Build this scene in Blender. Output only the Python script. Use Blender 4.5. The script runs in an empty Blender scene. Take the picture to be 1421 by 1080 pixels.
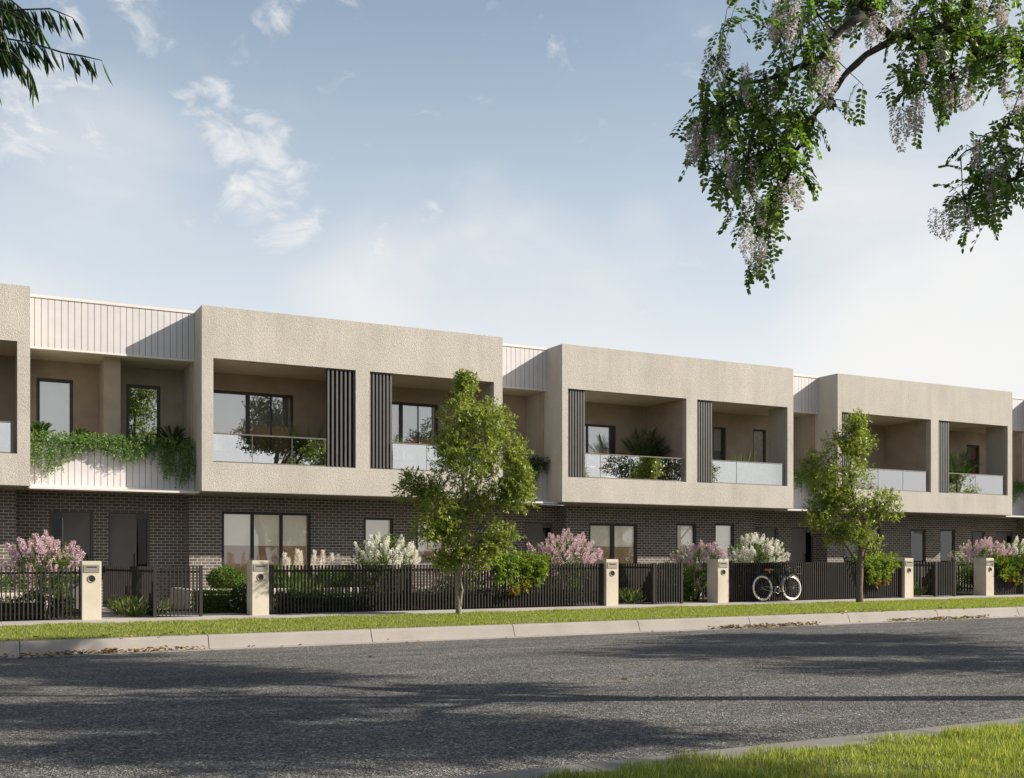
import bpy, math, random
import numpy as np
from mathutils import Vector, Matrix, Euler
R = math.radians
random.seed(7); RNG = np.random.default_rng(11)
sc = bpy.context.scene
COL = sc.collection

# ------------------------------------------------------------------ camera
cam_d = bpy.data.cameras.new('camera'); cam = bpy.data.objects.new('camera', cam_d); COL.objects.link(cam)
cam.location = (0, 0, 1.06)
cam.rotation_euler = (R(90), 0, -math.atan2(0.460362, 0.887731))
cam_d.sensor_width = 36; cam_d.lens = 38.0
cam_d.shift_y = 240.8 / 1421
cam_d.clip_start = 0.05; cam_d.clip_end = 3000
sc.camera = cam

# ------------------------------------------------------------------ light
SUN = Vector((1.54, -0.85, 0.97)).normalized()          # towards the sun
SUN_EL = math.asin(SUN.z)
sl = bpy.data.lights.new('sun', 'SUN'); so = bpy.data.objects.new('sun', sl); COL.objects.link(so)
sl.energy = 5.0; sl.angle = R(0.5); sl.color = (1.0, 0.925, 0.81)
so.rotation_euler = (-SUN).to_track_quat('-Z', 'Y').to_euler(); so.location = (20, -10, 30)

world = bpy.data.worlds.new('World'); sc.world = world; world.use_nodes = True
def build_world():
    nt = world.node_tree; N = nt.nodes; L = nt.links
    for n in list(N): N.remove(n)
    out = N.new('ShaderNodeOutputWorld'); bg = N.new('ShaderNodeBackground'); bg.inputs[1].default_value = 0.071
    sky = N.new('ShaderNodeTexSky'); sky.sky_type = 'NISHITA'; sky.sun_disc = False
    sky.sun_elevation = SUN_EL; sky.sun_rotation = math.atan2(SUN.x, SUN.y)
    sky.air_density = 1.0; sky.dust_density = 1.6; sky.ozone_density = 1.0; sky.altitude = 50
    tc = N.new('ShaderNodeTexCoord')
    def math_(op, a, b=None, c=None):
        m = N.new('ShaderNodeMath'); m.operation = op
        for i, v in enumerate((a, b, c)):
            if v is None: continue
            if isinstance(v, (int, float)): m.inputs[i].default_value = v
            else: L.new(v, m.inputs[i])
        return m.outputs[0]
    vec = tc.outputs['Generated']
    nrm = N.new('ShaderNodeVectorMath'); nrm.operation = 'NORMALIZE'; L.new(vec, nrm.inputs[0]); vec = nrm.outputs[0]
    mp = N.new('ShaderNodeMapping'); mp.inputs['Scale'].default_value = (1, 1, 1.7); L.new(vec, mp.inputs['Vector'])
    def noise(scale, detail, rough, dist=0.0):
        n = N.new('ShaderNodeTexNoise'); n.inputs['Scale'].default_value = scale; n.inputs['Detail'].default_value = detail
        n.inputs['Roughness'].default_value = rough; n.inputs['Distortion'].default_value = dist
        L.new(mp.outputs[0], n.inputs['Vector']); return n.outputs['Fac']
    n1 = noise(21, 9, 0.60, 0.5); n2 = noise(5.5, 5, 0.52, 0.25)
    def mask(blobs):
        acc = None
        for az, el, r, s in blobs:
            v = Vector((math.cos(R(az)) * math.cos(R(el)), math.sin(R(az)) * math.cos(R(el)), math.sin(R(el))))
            d = N.new('ShaderNodeVectorMath'); d.operation = 'DOT_PRODUCT'; L.new(vec, d.inputs[0]); d.inputs[1].default_value = v
            mr = N.new('ShaderNodeMapRange'); mr.interpolation_type = 'SMOOTHSTEP'
            mr.inputs[1].default_value = math.cos(R(r * 1.9)); mr.inputs[2].default_value = 1.0
            mr.inputs[3].default_value = 0.0; mr.inputs[4].default_value = s
            L.new(d.outputs['Value'], mr.inputs[0])
            acc = mr.outputs[0] if acc is None else math_('MAXIMUM', acc, mr.outputs[0])
        return acc
    puffs = mask([(81.9, 25.81, 1.3, 1), (86.03, 20.9, 1.9, .9), (78.25, 21.79, 1.2, 1), (76.28, 20.13, 1.5, .95), (75.92, 18.5, 1.5, .9),
                  (74.28, 17.94, 1.3, .9), (69.83, 16.6, .8, 1.05), (66.99, 17.72, .6, .7), (75.02, 26.95, 1.0, .8), (84.74, 24.87, .9, .7)])
    veils = mask([(68.32, 12.4, 4.2, .55), (62.5, 11.6, 5.2, .60), (40.15, 10.5, 6.0, 1.0), (43.5, 17.8, 4.5, .75), (56.14, 16.3, 1.5, .35), (40.5, 22, 4.5, .7),
                  (86, 17.0, 5.0, .35)])
    a1 = N.new('ShaderNodeMapRange'); a1.interpolation_type = 'SMOOTHSTEP'
    L.new(math_('ADD', math_('MULTIPLY', puffs, 0.50), math_('MULTIPLY', n1, 1.9)), a1.inputs[0]); a1.inputs[1].default_value = 1.12; a1.inputs[2].default_value = 1.75; a1.inputs[4].default_value = 0.85
    a2 = N.new('ShaderNodeMapRange'); a2.interpolation_type = 'SMOOTHSTEP'
    L.new(math_('ADD', math_('MULTIPLY', veils, 0.62), math_('MULTIPLY', n2, 1.0)), a2.inputs[0]); a2.inputs[1].default_value = 0.50; a2.inputs[2].default_value = 1.30; a2.inputs[4].default_value = 0.9
    alpha = math_('MAXIMUM', a1.outputs[0], a2.outputs[0])
    mx = N.new('ShaderNodeMix'); mx.data_type = 'RGBA'; mx.clamp_factor = True
    hz = N.new('ShaderNodeMix'); hz.data_type = 'RGBA'
    # thin high haze: pales the whole sky, more so low down
    sep = N.new('ShaderNodeSeparateXYZ'); L.new(vec, sep.inputs[0])
    hr = N.new('ShaderNodeMapRange'); L.new(sep.outputs[2], hr.inputs[0])
    hr.inputs[1].default_value = 0.12; hr.inputs[2].default_value = 0.66; hr.inputs[3].default_value = 0.95; hr.inputs[4].default_value = 0.0
    L.new(hr.outputs[0], hz.inputs[0]); L.new(sky.outputs[0], hz.inputs[6]); cr = N.new('ShaderNodeMapRange'); L.new(sep.outputs[2], cr.inputs[0]); cr.inputs[1].default_value = 0.16; cr.inputs[2].default_value = 0.46
    hc = N.new('ShaderNodeMix'); hc.data_type = 'RGBA'; L.new(cr.outputs[0], hc.inputs[0]); hc.inputs[6].default_value = HORIZON_COL; hc.inputs[7].default_value = HAZE_COL
    L.new(hc.outputs[2], hz.inputs[7])
    L.new(alpha, mx.inputs[0]); L.new(hz.outputs[2], mx.inputs[6]); mx.inputs[7].default_value = CLOUD_COL
    L.new(mx.outputs[2], bg.inputs[0]); L.new(bg.outputs[0], out.inputs[0])
HORIZON_COL = (8.0, 8.2, 8.4, 1); HAZE_COL = (5.2, 6.5, 7.6, 1); CLOUD_COL = (8.1, 8.0, 7.85, 1)
build_world()

sc.view_settings.view_transform = 'Standard'; sc.view_settings.look = 'None'
sc.view_settings.gamma = 1; sc.view_settings.exposure = 0.70; sc.view_settings.use_curve_mapping = False
sc.render.resolution_x = 1024; sc.render.resolution_y = 778
sc.cycles.max_bounces = 8; sc.cycles.transparent_max_bounces = 16

# ------------------------------------------------------------------ helpers
def gz(x): return 0.0042 * (x - 5)          # the street rises gently along its length

class MB:
    """collects shapes (world coordinates); build() links them as ONE mesh object"""
    def __init__(s): s.v = []; s.f = []; s.sm = []; s.mi = []; s.m = 0
    def add(s, vs, fs, smooth=False):
        o = len(s.v); s.v += [tuple(v) for v in vs]
        for f in fs: s.f.append(tuple(i + o for i in f)); s.sm.append(smooth); s.mi.append(s.m)
        return s
    def box(s, x0, x1, y0, y1, z0, z1, M=None):
        if x0 > x1: x0, x1 = x1, x0
        vs = [Vector(p) for p in ((x0, y0, z0), (x1, y0, z0), (x1, y1, z0), (x0, y1, z0), (x0, y0, z1), (x1, y0, z1), (x1, y1, z1), (x0, y1, z1))]
        if M: vs = [M @ v for v in vs]
        return s.add(vs, [(0, 3, 2, 1), (4, 5, 6, 7), (0, 1, 5, 4), (1, 2, 6, 5), (2, 3, 7, 6), (3, 0, 4, 7)])
    def bbox(s, x0, x1, y0, y1, z0, z1, b=0.01):
        """box with bevelled vertical edges and top edges"""
        def ring(d, z): return [(x0 + b, y0 + d, z), (x1 - b, y0 + d, z), (x1 - d, y0 + b, z), (x1 - d, y1 - b, z), (x1 - b, y1 - d, z), (x0 + b, y1 - d, z), (x0 + d, y1 - b, z), (x0 + d, y0 + b, z)]
        vs = ring(0, z0) + ring(0, z1 - b) + ring(b, z1); fs = []
        for k in (0, 8):
            for i in range(8): j = (i + 1) % 8; fs.append((k + i, k + j, k + 8 + j, k + 8 + i))
        fs.append(tuple(range(16, 24))); fs.append(tuple(reversed(range(8))))
        return s.add(vs, fs)
    def prism(s, prof, x0, x1, zf=None):
        """profile [(y,z)] swept along x; zf adds height by x"""
        n = len(prof); zf = zf or (lambda x: 0)
        vs = [(x0, y, z + zf(x0)) for y, z in prof] + [(x1, y, z + zf(x1)) for y, z in prof]
        fs = [(i, (i + 1) % n, n + (i + 1) % n, n + i) for i in range(n)] + [tuple(reversed(range(n))), tuple(range(n, 2 * n))]
        return s.add(vs, fs)
    def tube(s, pts, rad, n=8, cap=True):
        pts = [Vector(p) for p in pts]
        if not hasattr(rad, '__len__'): rad = [rad] * len(pts)
        vs = []; up = None
        for i, p in enumerate(pts):
            t = (pts[min(i + 1, len(pts) - 1)] - pts[max(i - 1, 0)]).normalized()
            if up is None:
                a = Vector((0, 0, 1)) if abs(t.z) < .9 else Vector((1, 0, 0))
                up = t.cross(a).normalized()
            else: up = (up - t * up.dot(t)).normalized()
            w = t.cross(up)
            for k in range(n):
                an = 2 * math.pi * k / n; vs.append(p + (up * math.cos(an) + w * math.sin(an)) * rad[i])
        fs = []
        for i in range(len(pts) - 1):
            for k in range(n): j = (k + 1) % n; fs.append((i * n + k, i * n + j, (i + 1) * n + j, (i + 1) * n + k))
        if cap: fs.append(tuple(reversed(range(n)))); e = (len(pts) - 1) * n; fs.append(tuple(range(e, e + n)))
        return s.add(vs, fs, True)
    def torus(s, c, Rr, r, n=40, m=8, M=None):
        """ring in the xz plane"""
        vs = []; c = Vector(c)
        for i in range(n):
            a = 2 * math.pi * i / n
            for k in range(m):
                b = 2 * math.pi * k / m; q = Rr + r * math.cos(b)
                v = Vector((q * math.cos(a), r * math.sin(b), q * math.sin(a))); vs.append(c + (M @ v if M else v))
        fs = [(i * m + k, ((i + 1) % n) * m + k, ((i + 1) % n) * m + (k + 1) % m, i * m + (k + 1) % m) for i in range(n) for k in range(m)]
        return s.add(vs, fs, True)
    def lathe(s, c, prof, n=20):
        vs = []
        for r, z in prof:
            for k in range(n): a = 2 * math.pi * k / n; vs.append((c[0] + r * math.cos(a), c[1] + r * math.sin(a), c[2] + z))
        fs = [(i * n + k, i * n + (k + 1) % n, (i + 1) * n + (k + 1) % n, (i + 1) * n + k) for i in range(len(prof) - 1) for k in range(n)]
        fs.append(tuple(reversed(range(n)))); e = (len(prof) - 1) * n; fs.append(tuple(range(e, e + n)))
        return s.add(vs, fs, True)
    def build(s, name, mat, parent=None, loc=None):
        org = root_loc(parent) if parent else Vector(loc or (0, 0, 0))
        me = bpy.data.meshes.new(name); me.from_pydata([(v[0] - org.x, v[1] - org.y, v[2] - org.z) for v in s.v], [], s.f)
        for m in (mat if isinstance(mat, (list, tuple)) else [mat]): me.materials.append(m)
        me.polygons.foreach_set('use_smooth', s.sm); me.polygons.foreach_set('material_index', s.mi); me.update()
        o = bpy.data.objects.new(name, me); COL.objects.link(o)
        if parent: o.parent = parent
        else: o.location = org
        return o

def root_loc(o):
    while o.parent: o = o.parent
    return Vector(o.location)
def tag(o, label=None, cat=None, group=None, kind=None):
    if label: o['label'] = label
    if cat: o['category'] = cat
    if group: o['group'] = group
    if kind: o['kind'] = kind
    return o
def thing(name, label, cat, loc, group=None):
    o = bpy.data.objects.new(name, None); COL.objects.link(o); o.location = loc; o.empty_display_size = 0.2
    return tag(o, label, cat, group)
def copy_tree(o, parent=None):
    c = o.copy(); COL.objects.link(c); c.parent = parent
    for ch in list(o.children): copy_tree(ch, c)
    return c

# leaves: numpy clouds of small folded faces
def leaf_mesh(name, C, A, N_, L, W, mat, parent=None, fat=False, fold=0.25, loc=None):
    C = np.asarray(C, float); A = np.asarray(A, float); N_ = np.asarray(N_, float); n = len(C)
    A = A / (np.linalg.norm(A, axis=1, keepdims=True) + 1e-9)
    B = np.cross(N_, A); B = B / (np.linalg.norm(B, axis=1, keepdims=True) + 1e-9); U = np.cross(A, B)
    L = np.broadcast_to(np.asarray(L, float), (n,))[:, None]; W = np.broadcast_to(np.asarray(W, float), (n,))[:, None]
    org = np.array(root_loc(parent)) if parent else np.array(loc or (0, 0, 0), float)
    C = C - org
    if fat:
        vs = [C, C + A * L * .33 + B * W * .5 + U * W * fold, C + A * L * .72 + B * W * .42 + U * W * fold * .7, C + A * L - U * W * fold * .6, C + A * L * .72 - B * W * .42 + U * W * fold * .7, C + A * L * .33 - B * W * .5 + U * W * fold]
        V = np.stack(vs, 1).reshape(-1, 3); k = 6
        idx = np.array([0, 1, 2, 3, 0, 3, 4, 5])
        F = (np.arange(n)[:, None] * k + idx[None]).reshape(-1); nf = 2 * n
    else:
        vs = [C, C + A * L * .45 + B * W * .5 + U * W * fold, C + A * L, C + A * L * .45 - B * W * .5 + U * W * fold]
        V = np.stack(vs, 1).reshape(-1, 3); k = 4
        F = np.arange(n * 4); nf = n
    me = bpy.data.meshes.new(name)
    me.vertices.add(len(V)); me.vertices.foreach_set('co', V.astype(np.float32).ravel())
    me.loops.add(len(F)); me.loops.foreach_set('vertex_index', F.astype(np.int32))
    me.polygons.add(nf); me.polygons.foreach_set('loop_start', (np.arange(nf) * 4).astype(np.int32))
    me.update(calc_edges=True); me.validate()
    me.materials.append(mat)
    o = bpy.data.objects.new(name, me); COL.objects.link(o)
    if parent: o.parent = parent
    else: o.location = org
    return o
def unit(n): v = RNG.normal(size=(n, 3)); return v / np.linalg.norm(v, axis=1, keepdims=True)
def sprigs(center, radii, n, per, leaf, slen, shell=0.45, up=0.25, spread=0.9, keep=None):
    """twig tips scattered through an ellipsoid, each carrying leaves along its length"""
    d = unit(n); r = RNG.uniform(shell ** 3, 1, n) ** (1 / 3)
    P = np.array(center) + d * r[:, None] * np.array(radii)
    D = d + unit(n) * 0.7 + np.array((0, 0, up)); D /= np.linalg.norm(D, axis=1, keepdims=True)
    t = np.tile(np.linspace(0, 1, per), n)
    Pp = np.repeat(P, per, 0) + np.repeat(D, per, 0) * (t * slen)[:, None]
    A = np.repeat(D, per, 0) * 0.6 + unit(n * per) * spread
    Nn = unit(n * per) * 0.8 + np.array((0, 0, 0.7))
    return Pp, A, Nn
def cat(*ls): return tuple(np.concatenate(x) for x in zip(*ls))

# ------------------------------------------------------------------ materials
def new_mat(name):
    m = bpy.data.materials.new(name); m.use_nodes = True; nt = m.node_tree
    for n in list(nt.nodes): nt.nodes.remove(n)
    out = nt.nodes.new('ShaderNodeOutputMaterial'); b = nt.nodes.new('ShaderNodeBsdfPrincipled')
    nt.links.new(b.outputs[0], out.inputs[0]); return m, nt, b, out
def objco(nt):
    # position in the street (world), the same from every view
    return nt.nodes.new('ShaderNodeNewGeometry').outputs['Position']
def nz(nt, vec, scale, detail=4, rough=.55, dist=0):
    n = nt.nodes.new('ShaderNodeTexNoise'); n.inputs['Scale'].default_value = scale; n.inputs['Detail'].default_value = detail
    n.inputs['Roughness'].default_value = rough; n.inputs['Distortion'].default_value = dist; nt.links.new(vec, n.inputs['Vector']); return n.outputs['Fac']
def ramp(nt, fac, stops):
    r = nt.nodes.new('ShaderNodeValToRGB'); e = r.color_ramp.elements
    while len(e) < len(stops): e.new(0.5)
    for i, (p, c) in enumerate(stops): e[i].position = p; e[i].color = (*c, 1)
    nt.links.new(fac, r.inputs[0]); return r.outputs[0]
def bump(nt, h, b, strength, dist):
    n = nt.nodes.new('ShaderNodeBump'); n.inputs['Strength'].default_value = strength; n.inputs['Distance'].default_value = dist
    nt.links.new(h, n.inputs['Height']); nt.links.new(n.outputs[0], b.inputs['Normal']); return n
def mixc(nt, fac, a, b, mode='MIX'):
    m = nt.nodes.new('ShaderNodeMix'); m.data_type = 'RGBA'; m.blend_type = mode
    for i, v in ((0, fac), (6, a), (7, b)):
        if isinstance(v, (int, float)): m.inputs[i].default_value = v
        elif isinstance(v, tuple): m.inputs[i].default_value = (*v, 1)
        else: nt.links.new(v, m.inputs[i])
    return m.outputs[2]
def mth(nt, op, a, b=None):
    m = nt.nodes.new('ShaderNodeMath'); m.operation = op
    for i, v in enumerate((a, b)):
        if v is None: continue
        if isinstance(v, (int, float)): m.inputs[i].default_value = v
        else: nt.links.new(v, m.inputs[i])
    return m.outputs[0]

def mat_plain(name, col, rough=.6, var=.12, scale=6, metal=0, bmp=0, bscale=60, spec=None):
    m, nt, b, _ = new_mat(name); v = objco(nt)
    f = nz(nt, v, scale, 5)
    c = ramp(nt, f, [(.3, tuple(x * (1 - var) for x in col)), (.7, tuple(min(1, x * (1 + var)) for x in col))])
    nt.links.new(c, b.inputs['Base Color']); b.inputs['Roughness'].default_value = rough; b.inputs['Metallic'].default_value = metal
    if spec is not None: b.inputs['Specular IOR Level'].default_value = spec
    if bmp: bump(nt, nz(nt, v, bscale, 4), b, bmp, .004)
    return m
def mat_stucco():
    m, nt, b, _ = new_mat('rough_render'); v = objco(nt)
    big = nz(nt, v, .9, 5); mid = nz(nt, v, 26, 3, .6)
    fin = nz(nt, v, 58, 2, .6)
    vm = nt.nodes.new('ShaderNodeMapping'); vm.inputs['Scale'].default_value = (2.2, 2.2, .28); nt.links.new(v, vm.inputs['Vector']); run = nz(nt, vm.outputs[0], 1.6, 5, .6)
    c = ramp(nt, big, [(.3, (.45, .413, .366)), (.7, (.53, .490, .436))])
    c = mixc(nt, .22, c, ramp(nt, mid, [(.35, (.32, .29, .25)), (.65, (.63, .575, .50))]))
    c = mixc(nt, .55, c, ramp(nt, run, [(.32, (.86, .85, .83)), (.60, (1.03, 1.03, 1.03))]), 'MULTIPLY')
    nt.links.new(c, b.inputs['Base Color']); b.inputs['Roughness'].default_value = .92; b.inputs['Specular IOR Level'].default_value = .2
    bump(nt, fin, b, .8, .020); return m
def mat_brick():
    m, nt, b, _ = new_mat('dark_brick'); g = nt.nodes.new('ShaderNodeNewGeometry')
    sp = nt.nodes.new('ShaderNodeSeparateXYZ'); nt.links.new(g.outputs['Position'], sp.inputs[0])
    sn = nt.nodes.new('ShaderNodeSeparateXYZ'); nt.links.new(g.outputs['True Normal'], sn.inputs[0])
    u = mth(nt, 'ADD', mth(nt, 'MULTIPLY', sp.outputs[0], mth(nt, 'ABSOLUTE', sn.outputs[1])), mth(nt, 'MULTIPLY', sp.outputs[1], mth(nt, 'ABSOLUTE', sn.outputs[0])))
    cb = nt.nodes.new('ShaderNodeCombineXYZ'); nt.links.new(u, cb.inputs[0]); nt.links.new(sp.outputs[2], cb.inputs[1])
    br = nt.nodes.new('ShaderNodeTexBrick'); nt.links.new(cb.outputs[0], br.inputs['Vector'])
    br.inputs['Scale'].default_value = 1; br.inputs['Brick Width'].default_value = .187; br.inputs['Row Height'].default_value = .0722
    br.inputs['Mortar Size'].default_value = .0066; br.inputs['Mortar Smooth'].default_value = .15; br.inputs['Bias'].default_value = 0
    br.inputs['Color1'].default_value = (.106, .088, .075, 1); br.inputs['Color2'].default_value = (.172, .145, .126, 1); br.inputs['Mortar'].default_value = (.60, .55, .49, 1)
    f = nz(nt, g.outputs['Position'], 35, 5, .65)
    c = mixc(nt, .5, br.outputs['Color'], ramp(nt, f, [(.3, (.55, .55, .55)), (.7, (1.35, 1.3, 1.25))]), 'MULTIPLY')
    nt.links.new(c, b.inputs['Base Color']); b.inputs['Roughness'].default_value = .85
    h = mth(nt, 'ADD', mth(nt, 'MULTIPLY', br.outputs['Fac'], -1.0), mth(nt, 'MULTIPLY', f, .35))
    bump(nt, h, b, .8, .008); return m
def mat_asphalt():
    m, nt, b, _ = new_mat('asphalt'); v = objco(nt)
    vo = nt.nodes.new('ShaderNodeTexVoronoi'); vo.inputs['Scale'].default_value = 85; nt.links.new(v, vo.inputs['Vector'])
    vo2 = nt.nodes.new('ShaderNodeTexVoronoi'); vo2.inputs['Scale'].default_value = 42; nt.links.new(v, vo2.inputs['Vector'])
    spk = ramp(nt, vo.outputs['Color'], [(.14, (.026, .026, .028)), (.5, (.115, .112, .106)), (.8, (.25, .243, .23)), (.95, (.66, .64, .60))])
    spk2 = ramp(nt, vo2.outputs['Color'], [(.25, (.038, .038, .040)), (.75, (.21, .204, .192)), (.93, (.60, .58, .55))])
    c = mixc(nt, .4, spk, spk2)
    st = nt.nodes.new('ShaderNodeMapping'); st.inputs['Scale'].default_value = (.35, 1.3, 1); nt.links.new(v, st.inputs['Vector'])
    patch = nz(nt, st.outputs[0], 1.1, 6, .6, .4)
    c = mixc(nt, .75, c, ramp(nt, patch, [(.3, (.62, .61, .60)), (.5, (.92, .90, .87)), (.72, (1.42, 1.36, 1.26))]), 'MULTIPLY')
    nt.links.new(c, b.inputs['Base Color']); b.inputs['Roughness'].default_value = .9; b.inputs['Specular IOR Level'].default_value = .12
    bump(nt, mth(nt, 'ADD', vo.outputs['Distance'], vo2.outputs['Distance']), b, .9, .012); return m
def mat_concrete(name, col, scale=1.2):
    m, nt, b, _ = new_mat(name); v = objco(nt)
    big = nz(nt, v, scale, 7, .65); fine = nz(nt, v, 70, 3)
    c = ramp(nt, big, [(.3, tuple(x * .80 for x in col)), (.5, col), (.72, tuple(min(1, x * 1.13) for x in col))])
    c = mixc(nt, .25, c, ramp(nt, fine, [(.3, tuple(x * .7 for x in col)), (.7, tuple(min(1, x * 1.25) for x in col))]))
    nt.links.new(c, b.inputs['Base Color']); b.inputs['Roughness'].default_value = .88; bump(nt, fine, b, .35, .004); return m
def mat_leaf(name, stops, trans=.35, rough=.45, tcol=None):
    m, nt, b, out = new_mat(name); g = nt.nodes.new('ShaderNodeNewGeometry')
    c = ramp(nt, g.outputs['Random Per Island'], stops)
    nt.links.new(c, b.inputs['Base Color']); b.inputs['Roughness'].default_value = rough; b.inputs['Specular IOR Level'].default_value = .35
    t = nt.nodes.new('ShaderNodeBsdfTranslucent'); nt.links.new(mixc(nt, 1.0, c, tcol or (1.6, 1.7, .7), 'MULTIPLY'), t.inputs[0])
    mx = nt.nodes.new('ShaderNodeMixShader'); mx.inputs[0].default_value = trans
    nt.links.new(b.outputs[0], mx.inputs[1]); nt.links.new(t.outputs[0], mx.inputs[2]); nt.links.new(mx.outputs[0], out.inputs[0]); return m
def mat_glass(name, refl, tint=(.86, .88, .87)):
    m, nt, b, out = new_mat(name); nt.nodes.remove(b)
    tr = nt.nodes.new('ShaderNodeBsdfTransparent'); tr.inputs[0].default_value = (*tint, 1)
    gl = nt.nodes.new('ShaderNodeBsdfGlossy'); gl.inputs['Roughness'].default_value = .0; gl.inputs[0].default_value = (.97, .97, .97, 1)
    fr = nt.nodes.new('ShaderNodeFresnel'); fr.inputs[0].default_value = 1.5
    f = mth(nt, 'MINIMUM', mth(nt, 'ADD', fr.outputs[0], refl), 1.0)
    mx = nt.nodes.new('ShaderNodeMixShader'); nt.links.new(f, mx.inputs[0]); nt.links.new(tr.outputs[0], mx.inputs[1]); nt.links.new(gl.outputs[0], mx.inputs[2])
    nt.links.new(mx.outputs[0], out.inputs[0]); return m

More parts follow.
